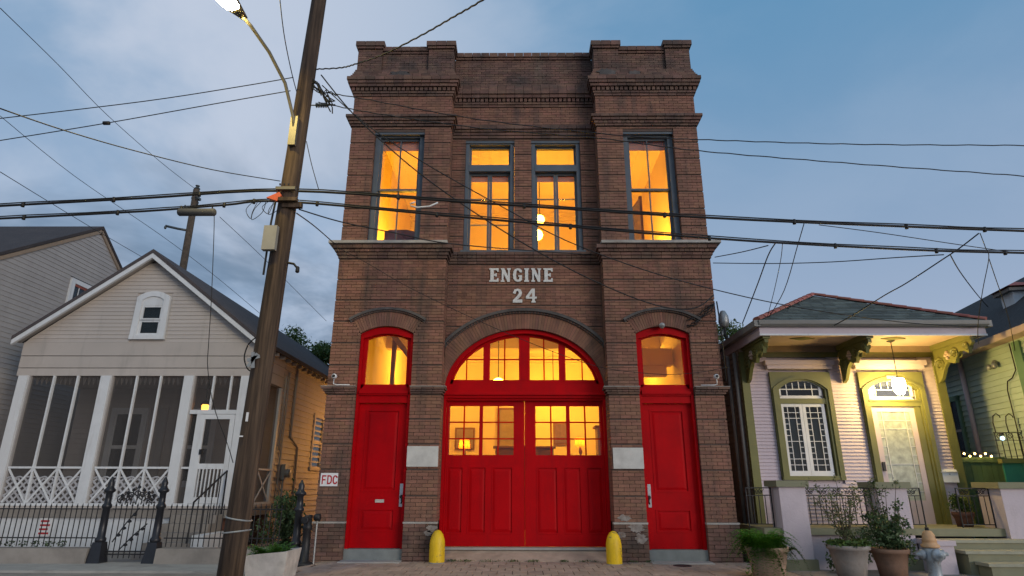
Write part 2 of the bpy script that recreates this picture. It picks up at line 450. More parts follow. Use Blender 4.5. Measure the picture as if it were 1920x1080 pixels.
    def build(self, name, material, parent=None, smooth=None):
        me = bpy.data.meshes.new(name)
        off = Vector((0, 0, 0))
        p = parent
        while p is not None:
            off += p.location; p = p.parent
        me.from_pydata([(a - off.x, b - off.y, c - off.z) for a, b, c in self.v], [], self.f)
        me.materials.append(MATS[material])
        if self.smooth if smooth is None else smooth:
            me.shade_smooth()
        me.update()
        o = bpy.data.objects.new(name, me)
        COL.objects.link(o)
        o.parent = parent
        return o
import bmesh
def fix_normals(o):
    bm = bmesh.new(); bm.from_mesh(o.data); bmesh.ops.recalc_face_normals(bm, faces=bm.faces); bm.to_mesh(o.data); bm.free()
    return o
LABELS = {}
def tag(o, label=None, cat=None, group=None, kind=None):
    for k, v in (('label', label), ('category', cat), ('group', group), ('kind', kind)):
        if v:
            o[k] = v
    return o
def thing(name, label, cat, loc=(0, 0, 0), group=None):
    o = bpy.data.objects.new(name, None)
    o.empty_display_size = 0.2
    o.location = loc
    COL.objects.link(o)
    return tag(o, label, cat, group)
def copy_tree(o, parent=None):
    c = o.copy(); COL.objects.link(c); c.parent = parent
    for ch in list(o.children):
        copy_tree(ch, c)
    return c
UNIT = None
def piece(name, material, parent, x0, x1, y0, y1, z0, z1):
    """One box-shaped piece (brick, board, tile ...) sharing a unit cube mesh per material."""
    key = 'unit_' + material
    me = bpy.data.meshes.get(key)
    if me is None:
        b = MB().box(-.5, .5, -.5, .5, -.5, .5)
        me = bpy.data.meshes.new(key)
        me.from_pydata(b.v, [], b.f); me.materials.append(MATS[material])
    o = bpy.data.objects.new(name, me)
    COL.objects.link(o)
    off = Vector((0, 0, 0)); p = parent
    while p is not None:
        off += p.location; p = p.parent
    o.parent = parent
    o.location = Vector(((x0 + x1) / 2, (y0 + y1) / 2, (z0 + z1) / 2)) - off
    o.scale = (abs(x1 - x0), abs(y1 - y0), abs(z1 - z0))
    return o
def poly_arc(cx, cz, rx, rz, a0, a1, n):
    return [(cx + rx * math.cos(R(a0 + (a1 - a0) * i / n)), cz + rz * math.sin(R(a0 + (a1 - a0) * i / n))) for i in range(n + 1)]
def leaves(clumps, n, size, flat=0.0, droop=0.0, seed=1, aspect=2.2, shell=0.55):
    """n leaf-sized faces spread through ellipsoid clumps (cx,cy,cz,rx,ry,rz); arrays for one mesh."""
    g = np.random.default_rng(seed)
    cl = np.array(clumps, float)
    w = cl[:, 3] * cl[:, 4] * cl[:, 5]; w = w ** 0.7; w /= w.sum()
    idx = g.choice(len(cl), n, p=w)
    d = g.normal(size=(n, 3)); d /= np.linalg.norm(d, axis=1)[:, None]
    rad = shell + (1 - shell) * g.random(n) ** 0.8
    rad *= 1 + 0.22 * g.normal(size=n) * (g.random(n) < 0.35)
    P = cl[idx, :3] + d * rad[:, None] * cl[idx, 3:]
    t = g.normal(size=(n, 3)); t[:, 2] *= (1 - flat); t[:, 2] -= droop; t /= np.linalg.norm(t, axis=1)[:, None]
    s = np.cross(t, g.normal(size=(n, 3))); s /= np.linalg.norm(s, axis=1)[:, None]
    L = size * (0.6 + 0.8 * g.random(n))[:, None]; Wd = L / aspect
    v = np.stack([P - t * L / 2, P + s * Wd / 2, P + t * L / 2, P - s * Wd / 2], 1).reshape(-1, 3)
    return v
def leaf_object(name, v, material, parent):
    off = Vector((0, 0, 0)); p = parent
    while p is not None:
        off += p.location; p = p.parent
    v = v - np.array(off)
    n = len(v) // 4
    me = bpy.data.meshes.new(name)
    me.vertices.add(len(v)); me.vertices.foreach_set('co', v.astype(np.float32).ravel())
    me.loops.add(4 * n); me.loops.foreach_set('vertex_index', np.arange(4 * n, dtype=np.int32))
    me.polygons.add(n); me.polygons.foreach_set('loop_start', np.arange(0, 4 * n, 4, dtype=np.int32))
    me.materials.append(MATS[material])
    me.update(calc_edges=True); me.validate()
    o = bpy.data.objects.new(name, me); COL.objects.link(o); o.parent = parent
    return o
# ------------------------------------------------------------------ ground, street, pavements
def struct(name, mb, material, smooth=None):
    return tag(mb.build(name, material, None, smooth), kind='structure')
struct('ground', MB().box(-400, 400, -400, 600, -0.9, -0.40), 'asphalt')
struct('street', MB().box(-200, 200, -30, -3.75, -0.6, -0.24), 'asphalt')
struct('kerb', MB().box(-200, 200, -3.75, -3.55, -0.6, -0.085), 'concrete_pale')
struct('sidewalk', MB().box(-200, -4.35, -3.55, 20, -0.6, -0.09).box(4.6, 200, -3.55, 20, -0.6, -0.09).box(-4.35, 4.6, -3.55, -2.9, -0.6, -0.09), 'concrete')
struct('path', MB().box(-40, -4.6, -1.05, 0.2, -0.3, -0.055), 'concrete_pale')
drv = struct('driveway', MB().prism([(-4.35, -0.3), (4.6, -0.3), (4.6, -0.105), (4.05, -0.03), (-3.75, -0.03), (-4.35, -0.115)], -2.9, 0.6, 'xz'), 'paver_joint')
row_d, col_w = 0.42, 0.245
for r_i in range(7):
    y1 = 0.0 - r_i * row_d
    y0 = y1 - row_d + 0.012
    off = (r_i % 2) * col_w * 0.5
    x = -3.78 + off
    while x < 4.06:
        w = col_w
        dz = random.uniform(-0.004, 0.003)
        xa, xb = max(x, -3.74) + 0.006, min(x + w, 4.05) - 0.006
        if xb - xa > 0.05:
            piece('paver', 'paver', drv, xa, xb, y0, y1, -0.06, -0.008 + dz)
        x += w
# flared concrete wings either side of the drive
MB().add([(-4.36, -2.9, -0.10), (-3.745, -2.9, -0.012), (-3.745, 0.05, -0.012), (-4.36, 0.05, -0.10), (-4.36, -2.9, -0.3), (-3.745, -2.9, -0.3), (-3.745, 0.05, -0.3), (-4.36, 0.05, -0.3)],
         [(0, 1, 2, 3), (0, 4, 5, 1), (1, 5, 6, 2), (2, 6, 7, 3), (3, 7, 4, 0)]).build('flare', 'paver', drv)
MB().add([(4.055, -2.9, -0.012), (4.61, -2.9, -0.10), (4.61, 0.05, -0.10), (4.055, 0.05, -0.012), (4.055, -2.9, -0.3), (4.61, -2.9, -0.3), (4.61, 0.05, -0.3), (4.055, 0.05, -0.3)],
         [(0, 1, 2, 3), (0, 4, 5, 1), (1, 5, 6, 2), (2, 6, 7, 3), (3, 7, 4, 0)]).build('flare', 'paver', drv)
MB().lathe((2.74, -0.5, -0.02), [(0.16, 0), (0.16, 0.018), (0.13, 0.022), (0.125, 0.016), (0.0, 0.016)], 24).build('valve_cover', 'iron', drv)
t = thing('crack_weeds', 'low weeds growing in the joint below the big red doors', 'weeds', (0, -0.02, 0))
t['kind'] = 'stuff'
leaf_object('weed_leaves', np.concatenate([leaves([(cx_, -0.04, 0.012, w_, 0.03, 0.02)], 60, 0.035, seed=40 + i) for i, (cx_, w_) in enumerate([(-1.1, .16), (-0.6, .25), (-.2, .12), (.15, .14), (.7, .08), (1.15, .2), (-1.35, .1), (1.95, .12), (2.25, .1)])]), 'leaf_olive', t)

# ------------------------------------------------------------------ the brick firehouse
F = thing('brick_firehouse', 'two-storey brown brick firehouse with big red arched doors', 'building', (0, 0, 0))
XO, XI, YC = 3.95, 1.66, 0.38
DX, DH = 2.82, 0.545                       # side door openings: centre and half width
SC_Z, SC_R, SC_E = 3.375, 1.065, 1.365     # side arch: centre height, intrados, extrados
SC_T = math.tan(math.asin(DH / SC_R))
EA, EB, EZ = 1.655, 1.33, 3.145            # big arch: half-ellipse
RING = 0.33
WX0, WX1 = 2.26, 3.40                      # upper pavilion windows
CW = [(-1.35, -0.22), (0.18, 1.31)]        # upper centre windows
def side_half(z):
    """half width of the hole (opening plus brick ring) of a side door at height z"""
    if z < 4.29:
        return DH
    if z < SC_Z + SC_E * math.cos(math.asin(DH / SC_R)):
        return (z - SC_Z) * SC_T
    q = SC_E ** 2 - (z - SC_Z) ** 2
    return math.sqrt(q) if q > 0 else 0
def big_half(z):
    a, b = EA + RING, EB + RING
    q = 1 - ((z - EZ) / b) ** 2
    return 9 if z < EZ else (a * math.sqrt(q) if q > 0 else 0)
def holes_pav(z):
    h = []
    s = side_half(z)
    if s > 0 and z < 4.75:
        h += [(-DX - s, -DX + s), (DX - s, DX + s)]
    if 6.27 < z < 9.05:
        h += [(-WX1, -WX0), (WX0, WX1)]
    return h
def holes_mid(z):
    h = []
    s = big_half(z)
    if s > 0 and z < 4.81:
        h.append((-s, s))
    if 6.19 < z < 9.02:
        h += CW
    return h
def spans(x0, x1, holes):
    out = [(x0, x1)]
    for a, b in holes:
        nxt = []
        for p, q in out:
            if b <= p or a >= q:
                nxt.append((p, q)); continue
            if a > p:
                nxt.append((p, a))
            if b < q:
                nxt.append((b, q))
        out = nxt
    return out
BR = []                                    # (x0,x1,y0,y1,z0,z1,sooty)
def courses(x0, x1, z0, z1, y, holes, n, groove=0.0, bl=0.212, soot=False, depth=0.12):
    ch = (z1 - z0) / n
    for i in range(n):
        za = z0 + i * ch + 0.004
        zb = z0 + (i + 1) * ch - 0.004 - (groove if i == n - 1 else 0)
        for a, b in spans(x0, x1, holes((za + zb) / 2) if holes else []):
            if b - a < 0.03:
                continue
            k = max(1, round((b - a) / bl))
            cuts = [a]
            xx = a + (bl / 2 if (round(za / ch) % 2) else bl)
            while xx < b - 0.05:
                cuts.append(xx); xx += bl
            cuts.append(b)
            for p, q in zip(cuts, cuts[1:]):
                j = random.uniform(-0.0035, 0.0035)
                BR.append((p + 0.004, q - 0.004, y + j, y + depth, za, zb, soot))
def blocks(x0, x1, z0, z1, y, holes, nb, nc, soot=False):
    h = (z1 - z0) / nb
    for i in range(nb):
        courses(x0, x1, z0 + i * h, z0 + (i + 1) * h, y, holes, nc, 0.026, soot=soot)
def side_courses(x, sgn, y0, y1, z0, z1, n, soot=False, zskip=None):
    """brick returns on faces x = const (sgn: direction the face looks)"""
    ch = (z1 - z0) / n
    for i in range(n):
        za, zb = z0 + i * ch + 0.004, z0 + (i + 1) * ch - 0.004
        m = 2 if y1 - y0 > 0.2 else 1
        for j in range(m):
            a, b = y0 + (y1 - y0) * j / m, y0 + (y1 - y0) * (j + 1) / m
            xs = sorted((x, x - sgn * 0.1))
            BR.append((xs[0], xs[1], a + 0.004, b - 0.004, za, zb, soot))
def course_row(x0, x1, z0, z1, y, bl=0.212, soot=True, gap=0.004, depth=0.3):
    n = max(1, round((x1 - x0) / bl)); w = (x1 - x0) / n
    for i in range(n):
        BR.append((x0 + i * w + gap, x0 + (i + 1) * w - gap, y + random.uniform(-.003, .003), y + depth, z0 + 0.003, z1 - 0.003, soot))
for s in (-1, 1):
    def X(a, b):
        return (a, b) if s > 0 else (-b, -a)
    # plinths
    for a, b in ((DX + DH + 0.0, XO + 0.02), (XI - 0.02, DX - DH)):
        x0, x1 = X(a, b)
        courses(x0, x1, -0.06, 0.64, -0.045, None, 10, soot=True)
        piece('plinth_wash', 'cement_wash', F, x0 - 0.004, x1 + 0.004, -0.052, 0.10, 0.64, 0.672)
    x0, x1 = X(XI, XO)
    blocks(x0, x1, 0.672, 3.05, 0.0, holes_pav, 5, 7)
    # imposts
    for a, b in ((DX + DH, XO), (XI, DX - DH)):
        for k, (za, zb, pr) in enumerate(((3.05, 3.09, 0.03), (3.09, 3.135, 0.06), (3.135, 3.185, 0.095))):
            p0, p1 = X(a, b)
            e0 = p0 - (pr if (a == XI and s > 0) or (a != XI and s < 0) else 0)
            e1 = p1 + (pr if (a == XI and s < 0) or (a != XI and s > 0) else 0)
            course_row(e0, e1, za, zb, -pr, 0.11 if k == 1 else 0.212)
        piece('impost_wash', 'cement_wash', F, e0 - .004, e1 + .004, -0.10, 0.05, 3.185, 3.197)
    blocks(x0, x1, 3.19, 5.92, 0.0, holes_pav, 6, 7)
    blocks(x0, x1, 6.275, 9.15, 0.0, holes_pav, 7, 6)
    side_courses(s * XI, -s, 0.125, YC + 0.16, 0.672, 3.05, 35)
    side_courses(s * XI, -s, 0.125, YC + 0.02, 3.19, 5.92, 42)
    side_courses(s * XI, -s, 0.125, YC + 0.02, 6.275, 9.15, 42)
    side_courses(s * XI, -s, 0.125, YC + 0.02, 9.41, 9.95, 8)
    # belt under the upper windows, string course, main cornice
    for za, zb, pr, bl in ((5.92, 5.985, .02, .212), (5.985, 6.05, .05, .212), (6.05, 6.115, .085, .105), (6.115, 6.205, .13, .212),
                           (9.15, 9.205, .025, .212), (9.205, 9.27, .055, .105), (9.27, 9.34, .09, .212), (9.34, 9.41, .125, .212),
                           (9.95, 10.01, .025, .212), (10.01, 10.07, .05, .212), (10.07, 10.16, .075, .105), (10.16, 10.235, .115, .212), (10.235, 10.31, .145, .212), (10.31, 10.40, .17, .212)):
        a, b = x0 - pr, x1 + pr
        dentil = bl < 0.15 and za > 9.5
        course_row(a, b, za, zb, -pr, bl, True, 0.016 if dentil else 0.004, 0.35)
    courses(x0, x1, 9.41, 9.95, 0.0, None, 8)
    for k in range(4):     # stepped weathering courses over the cornice
        pr = (.125, .095, .07, .05)[k]
        course_row(x0 - pr + .02, x1 + pr - .02, 10.40 + k * .066, 10.40 + (k + 1) * .066, -pr, 0.212, True, .004, .45)
    # parapet: two piers and a recessed panel
    for a, b in ((XI, XI + 0.60), (XO - 0.58, XO)):
        p0, p1 = X(a, b)
        courses(p0, p1, 10.66, 11.25, -0.03, None, 9, soot=True, depth=0.3)
        for k, (za, zb, pr) in enumerate(((11.25, 11.31, .045), (11.31, 11.44, .075))):
            course_row(p0 - pr + .02, p1 + pr - .02, za, zb, -0.03 - pr, 0.212, True, .004, .45)
    p0, p1 = X(XI + 0.60, XO - 0.58)
    courses(p0, p1, 10.66, 11.17, 0.05, None, 8, soot=True, depth=0.3)
    course_row(p0, p1, 11.17, 11.23, 0.02, soot=True); course_row(p0, p1, 11.23, 11.35, -0.01, soot=True)
# centre bay
blocks(-XI, XI, 3.145, 5.93, YC, holes_mid, 6, 7)
blocks(-XI, XI, 6.19, 9.06, YC, holes_mid, 7, 6)
for za, zb, pr, bl in ((5.93, 5.985, .02, .212), (5.985, 6.05, .045, .212), (6.05, 6.11, .075, .105), (6.11, 6.185, .105, .212),
                       (9.06, 9.13, .02, .212), (9.13, 9.2, .045, .212), (9.2, 9.26, .075, .105), (9.26, 9.37, .11, .212),
                       (9.9, 9.96, .025, .212), (9.96, 10.02, .05, .212), (10.02, 10.11, .075, .105), (10.11, 10.2, .11, .212), (10.2, 10.29, .14, .212)):
    course_row(-XI + .002, XI - .002, za, zb, YC - pr, bl, True, 0.016 if (bl < .15 and za > 9.5) else 0.004, 0.35)
courses(-XI, XI, 9.37, 9.9, YC, None, 8)
for k in range(4):
    course_row(-XI + .002, XI - .002, 10.29 + k * .06, 10.29 + (k + 1) * .06, YC - (.10, .075, .05, .03)[k], 0.212, True, .004, .45)
courses(-XI, XI, 10.52, 11.25, YC, None, 11, soot=True, depth=0.3)
course_row(-XI, XI, 11.25, 11.31, YC - .03); course_row(-XI, XI, 11.31, 11.43, YC - .06)
# the 300 bricks that show largest stay separate, the rest is one mass of bricks
def apparent(b):
    c = Vector(((b[0] + b[1]) / 2, b[2], (b[4] + b[5]) / 2)) - CAM
    a = (b[1] - b[0]) if b[1] - b[0] > 0.12 or b[3] - b[2] < .13 else (b[1] - b[0]) * .5
    edge = 0.2 if (b[2] > 0.11 and abs(abs(b[0]) - XI) < 0.15) else 1.0
    return edge * a * (b[5] - b[4]) / c.length_squared
order = sorted(range(len(BR)), key=lambda i: -apparent(BR[i]))
for i in order[:300]:
    b = BR[i]
    piece('brick', 'brick_sooty' if b[6] else 'brick', F, *b[:6])
for soot, nm in ((False, 'brickwork'), (True, 'weathered_brickwork')):
    mb = MB()
    for i in order[300:]:
        b = BR[i]
        if b[6] == soot:
            mb.box(*b[:6])
    tag(mb.build(nm, 'brick_sooty' if soot else 'brick', F), kind='stuff')
# mortar core behind the bricks, cut round the openings
core = MB()
zz = -0.1
while zz < 11.2:
    h = 0.08
    zm = zz + h / 2
    for a, b in spans(-XO + 0.015, XO - 0.015, ([(-XI - .0, XI + .0)]) + holes_pav(zm)):
        lo = -XO + 0.015 if a < -XO + .1 else a + 0.012
        hi = XO - 0.015 if b > XO - .1 else b - 0.012
        core.box(lo, hi, 0.02 if zm < 10.6 else 0.08, 0.55, zz, zz + h)
    hm = holes_mid(zm) if zm > EZ else [(-XI, XI)]
    for a, b in spans(-XI - 0.02, XI + 0.02, hm):
        core.box(a + (0.012 if a > -XI else 0), b - (0.012 if b < XI else 0), YC + 0.02, YC + 0.30, zz, zz + h)
    zz += h
core.box(-XI, XI, YC + .03, YC + .30, 11.1, 11.40)
for s in (-1, 1):
    a, b = (XI + .05, XO - .05) if s > 0 else (-XO + .05, -XI - .05)
    core.box(a, b, .09, .3, 11.1, 11.33)
core.build('wall_core', 'mortar', F)
for s in (-1, 1):
    a, b = (XI - .03, XO + .2) if s > 0 else (-XO - .2, -XI + .03)
    piece('sill_slab', 'cement_wash', F, a, b, -0.19, 0.14, 6.208, 6.268)
piece('sill_slab', 'slate_paint', F, -1.40, 1.36, YC - .07, YC + .14, 6.19, 6.235)
# arch rings of upright bricks and their hood mouldings
def voussoir(p, parent, y0, y1, m='brick'):
    return MB().prism(p, y0, y1, 'xz').build('voussoir', m, parent)
for s in (-1, 1):
    cxx = s * DX; nv = 25
    am = math.asin(DH / SC_R)
    for i in range(nv):
        a0, a1 = -am + 2 * am * (i + .06) / nv, -am + 2 * am * (i + .94) / nv
        voussoir([(cxx + r * math.sin(a), SC_Z + r * math.cos(a)) for r, a in ((SC_R, a0), (SC_R, a1), (SC_E, a1), (SC_E, a0))], F, random.uniform(-.004, .002), 0.12)
    hm_ = MB()
    for r0, r1, pr in ((SC_E, SC_E + .035, .03), (SC_E + .035, SC_E + .085, .07)):
        o_ = [(cxx + r1 * math.sin(a), SC_Z + r1 * math.cos(a)) for a in np.linspace(-.585, .585, 25)]
        i_ = [(cxx + r0 * math.sin(a), SC_Z + r0 * math.cos(a)) for a in np.linspace(-.585, .585, 25)]
        hm_.ring(o_, i_, -pr, .05)
    hm_.build('hood_mould', 'cement_dark', F)
    for i in range(30):        # dentil bricks under the hood
        a = -.56 + 1.12 * (i + .5) / 30
        MB().obox((cxx + (SC_E + .018) * math.sin(a), -.028, SC_Z + (SC_E + .018) * math.cos(a)), (math.cos(a), 0, -math.sin(a)), (0, 1, 0), (math.sin(a), 0, math.cos(a)), .03, .03, .03).build('dentil', 'brick_sooty', F)
    MB().ring([(cxx + (SC_E - .005) * math.sin(a), SC_Z + (SC_E - .005) * math.cos(a)) for a in np.linspace(-am, am, 20)],
              [(cxx + (SC_R + .01) * math.sin(a), SC_Z + (SC_R + .01) * math.cos(a)) for a in np.linspace(-am, am, 20)], 0.012, .5).build('arch_core', 'mortar', F)
def ell(t, off):
    """offset half ellipse, clamped to the bay"""
    x, z = EA * math.cos(t), EB * math.sin(t)
    nx, nz = math.cos(t) / EA, math.sin(t) / EB
    L = math.hypot(nx, nz)
    return (max(-XI + .004, min(XI - .004, x + off * nx / L)), EZ + z + off * nz / L)
ts = [0.0]
prev = None
acc = []
fine = np.linspace(0, math.pi, 2001)
pts = np.array([[EA * math.cos(t), EB * math.sin(t)] for t in fine])
arc = np.concatenate([[0], np.cumsum(np.hypot(*np.diff(pts, axis=0).T))])
nv = 84
tb = np.interp(np.linspace(0, arc[-1], nv + 1), arc, fine)
for i in range(nv):
    g = (tb[i + 1] - tb[i]) * .06
    q = [ell(tb[i] + g, 0), ell(tb[i] + g, RING), ell(tb[i + 1] - g, RING), ell(tb[i + 1] - g, 0)]
    if abs(q[0][0] - q[1][0]) + abs(q[0][1] - q[1][1]) < .03:
        continue
    voussoir(q, F, YC + random.uniform(-.022, -.014), YC + .2)
hm_ = MB()
tt = np.linspace(0.42, math.pi - 0.42, 49)
for r0, r1, pr in ((RING, RING + .04, .045), (RING + .04, RING + .10, .10)):
    hm_.ring([ell(t_, r1) for t_ in tt], [ell(t_, r0) for t_ in tt], YC - pr, YC + .05)
hm_.build('hood_mould', 'cement_dark', F)
for i in range(64):
    t_ = 0.47 + (math.pi - 0.94) * (i + .5) / 64
    (xa, za), (xb, zb) = ell(t_, RING), ell(t_, RING + .04)
    d = Vector((xb - xa, 0, zb - za)).normalized()
    if abs(xb) < XI - .03:
        MB().obox(((xa + xb) / 2, YC - .045, (za + zb) / 2), (d.z, 0, -d.x), (0, 1, 0), d, .032, .04, .034).build('dentil', 'brick_sooty', F)
MB().ring([ell(t_, RING - .01) for t_ in np.linspace(0, math.pi, 41)], [ell(t_, .012) for t_ in np.linspace(0, math.pi, 41)], YC + .0, YC + .3).build('arch_core', 'mortar', F)
# old cement patches on the plinths
for cxp, czp, w_, h_, sd in ((2.05, .58, .16, .10, 1), (2.12, .40, .13, .09, 2), (1.78, .46, .10, .06, 3), (1.86, .75, .14, .06, 4), (-1.74, .56, .11, .07, 5), (-1.80, .48, .09, .05, 6), (1.95, 10.52, .26, .12, 7), (2.6, 10.50, .2, .08, 8), (-2.9, 10.50, .3, .09, 9)):
    g_ = random.Random(sd)
    poly = [(cxp + w_ * math.cos(a) * g_.uniform(.55, 1.1), czp + h_ * math.sin(a) * g_.uniform(.6, 1.15)) for a in np.linspace(0, 6.28, 25)[:-1]]
    MB().prism(poly, -.050 if czp < .66 else -.005 if czp < 9 else -.112, .02, 'xz').build('cement_patch', 'cement_patch' if czp < 9 else 'cement_dark', F)
# white stone tablets
piece('stone_tablet', 'tablet_stone', F, -2.272, -1.672, -0.03, .1, 1.66, 2.04)
piece('stone_tablet', 'tablet_stone', F, 1.69, 2.27, -0.03, .1, 1.63, 2.02)
# body behind the front: side walls, rear, roof
MB().box(-XO + .02, -XO + .3, .5, 15, -.1, 10.9).box(XO - .3, XO - .02, .5, 15, -.1, 10.9).box(-XO + .02, XO - .02, 14.7, 15, -.1, 10.9).build('side_wall', 'brick', F)
MB().box(-XO + .1, XO - .1, .45, 14.9, 10.6, 10.75).build('roof', 'asphalt_shingle', F)

# ---- painted lettering
LET = {
 'E': [[(0, 0), (.70, 0), (.70, .26), (.60, .26), (.54, .14), (.34, .14), (.34, .44), (.46, .44), (.46, .38), (.56, .38), (.56, .64), (.46, .64), (.46, .57), (.34, .57), (.34, .86), (.54, .86), (.60, .75), (.70, .75), (.70, 1), (0, 1), (0, .9), (.08, .88), (.08, .12), (0, .1)]],
 'N': [[(0, 0), (.28, 0), (.28, .09), (.21, .12), (.21, .62), (.50, 0), (.68, 0), (.68, .88), (.75, .91), (.75, 1), (.47, 1), (.47, .91), (.54, .88), (.54, .40), (.26, 1), (0, 1), (0, .91), (.07, .88), (.07, .12), (0, .09)]],
 'I': [[(0, 0), (.36, 0), (.36, .10), (.30, .12), (.30, .88), (.36, .90), (.36, 1), (0, 1), (0, .90), (.06, .88), (.06, .12), (0, .10)]],
 'G': [[(.68, .70), (.68, .84), (.56, .96), (.36, 1), (.16, .94), (.03, .76), (0, .5), (.03, .24), (.16, .06), (.36, 0), (.56, .04), (.68, .16), (.68, .48), (.40, .48), (.40, .38), (.47, .36), (.47, .2), (.36, .14), (.27, .2), (.23, .5), (.27, .8), (.36, .87), (.45, .82), (.50, .70)]],
 '2': [[(0, 0), (.70, 0), (.70, .24), (.30, .20), (.60, .46), (.68, .70), (.60, .92), (.36, 1), (.12, .93), (.0, .68), (.2, .62), (.26, .80), (.36, .84), (.44, .76), (.43, .64), (.30, .46), (.02, .18)]],
 '4': [[(.40, 0), (.72, 0), (.72, .10), (.66, .12), (.66, .28), (.80, .28), (.80, .42), (.66, .42), (.66, 1), (.44, 1), (0, .42), (0, .28), (.46, .28), (.46, .12), (.40, .10)], ],
}
def tri_fill(poly, y0, y1, name, material, parent):
    b = MB().prism(poly, y0, y1, 'xz')
    return fix_normals(b.build(name, material, parent))
def word(txt, x0, x1, z0, z1, y):
    h = z1 - z0
    wd = {c: max(p[0] for p in LET[c][0]) for c in LET}
    tot = sum(wd[c] for c in txt); gap = ((x1 - x0) / h - tot * .93) / (len(txt) - 1)
    x = x0
    for c in txt:
        poly = [(x + p[0] * h * .93, z0 + p[1] * h) for p in LET[c][0]]
        o = tri_fill(poly, y - .028, y - .005, 'letter', 'white_letter', F)
        x += (wd[c] * .93 + gap) * h
    return
word('ENGINE', -.755, .62, 5.515, 5.825, YC)
word('24', -.245, .27, 5.045, 5.36, YC)
# dark counter of the figure 4
x4 = .27 - .80 * .93 * .315
MB().prism([(x4 + .24 * .293, 5.045 + .42 * .315), (x4 + .46 * .293, 5.045 + .42 * .315), (x4 + .46 * .293, 5.045 + .72 * .315)], YC - .0305, YC - .02, 'xz').build('letter_counter', 'brick', F)

# ---- upper windows
def frame_rect(name, m, parent, x0, x1, z0, z1, w, y0, y1, bottom=None):
    b = MB()
    wb = w if bottom is None else bottom
    b.box(x0, x0 + w, y0, y1, z0, z1).box(x1 - w, x1, y0, y1, z0, z1).box(x0 + w, x1 - w, y0, y1, z1 - w, z1).box(x0 + w, x1 - w, y0, y1, z0, z0 + wb)
    return b.build(name, m, parent)
for s in (-1, 1):
    x0, x1 = (WX0, WX1) if s > 0 else (-WX1, -WX0)
    w = frame_rect('window', 'slate_paint', F, x0 + .002, x1 - .002, 6.27, 9.045, .115, .12, .40, .05)
    piece('lintel', 'slate_paint', w, x0 - .02, x1 + .02, 0.035, .14, 8.965, 9.05)
    gx0, gx1 = x0 + .115, x1 - .115
    for (za, zb, yy) in ((7.62, 8.93, .20), (6.32, 7.66, .25)):
        sh = frame_rect('sash', 'slate_paint', w, gx0, gx1, za, zb, .045, yy, yy + .04)
        xm = (gx0 + gx1) / 2
        piece('muntin', 'slate_paint', sh, xm - .014, xm + .014, yy + .004, yy + .036, za + .045, zb - .045)
        for a, b in ((gx0 + .045, xm - .014), (xm + .014, gx1 - .045)):
            piece('pane', 'pane_glass', sh, a, b, yy + .018, yy + .022, za + .045, zb - .045)
    piece('roller_shade', 'shade_pink', w, gx0 + .01, gx1 - .01, .31, .325, 8.70, 8.93)
for x0, x1 in CW:
    w = frame_rect('window', 'slate_paint', F, x0 + .002, x1 - .002, 6.235, 9.02, .085, YC + .06, YC + .34, .04)
    piece('lintel', 'slate_paint', w, x0 - .02, x1 + .02, YC + .03, YC + .08, 8.96, 9.03)
    a, b = x0 + .085, x1 - .085
    piece('transom_bar', 'slate_paint', w, a, b, YC + .05, YC + .32, 8.235, 8.40)
    ys = YC + .18
    tr = frame_rect('transom_sash', 'slate_paint', w, a, b, 8.40, 8.935, .045, ys, ys + .045)
    piece('pane', 'pane_glass', tr, a + .045, b - .045, ys + .02, ys + .024, 8.445, 8.89)
    xm = (a + b) / 2
    for p, q in ((a, xm - .003), (xm + .003, b)):
        lf = frame_rect('casement', 'slate_paint', w, p, q, 6.275, 8.235, .05, ys, ys + .045)
        zs = [6.325, 6.94, 7.585, 8.185]
        for za, zb in zip(zs, zs[1:]):
            piece('pane', 'pane_glass', lf, p + .05, q - .05, ys + .02, ys + .024, za + .011, zb - .011)
        for zm in zs[1:-1]:
            piece('muntin', 'slate_paint', lf, p + .05, q - .05, ys + .006, ys + .04, zm - .011, zm + .011)
        hx = p - .006 if p == a else q + .006
        for hz in (6.42, 7.98):
            piece('hinge', 'steel', lf, hx - .008, hx + .008, ys - .008, ys + .004, hz, hz + .11)
    piece('roller_shade', 'shade_pink', w, a + .05, b - .05, ys + .07, ys + .08, 8.06, 8.22)

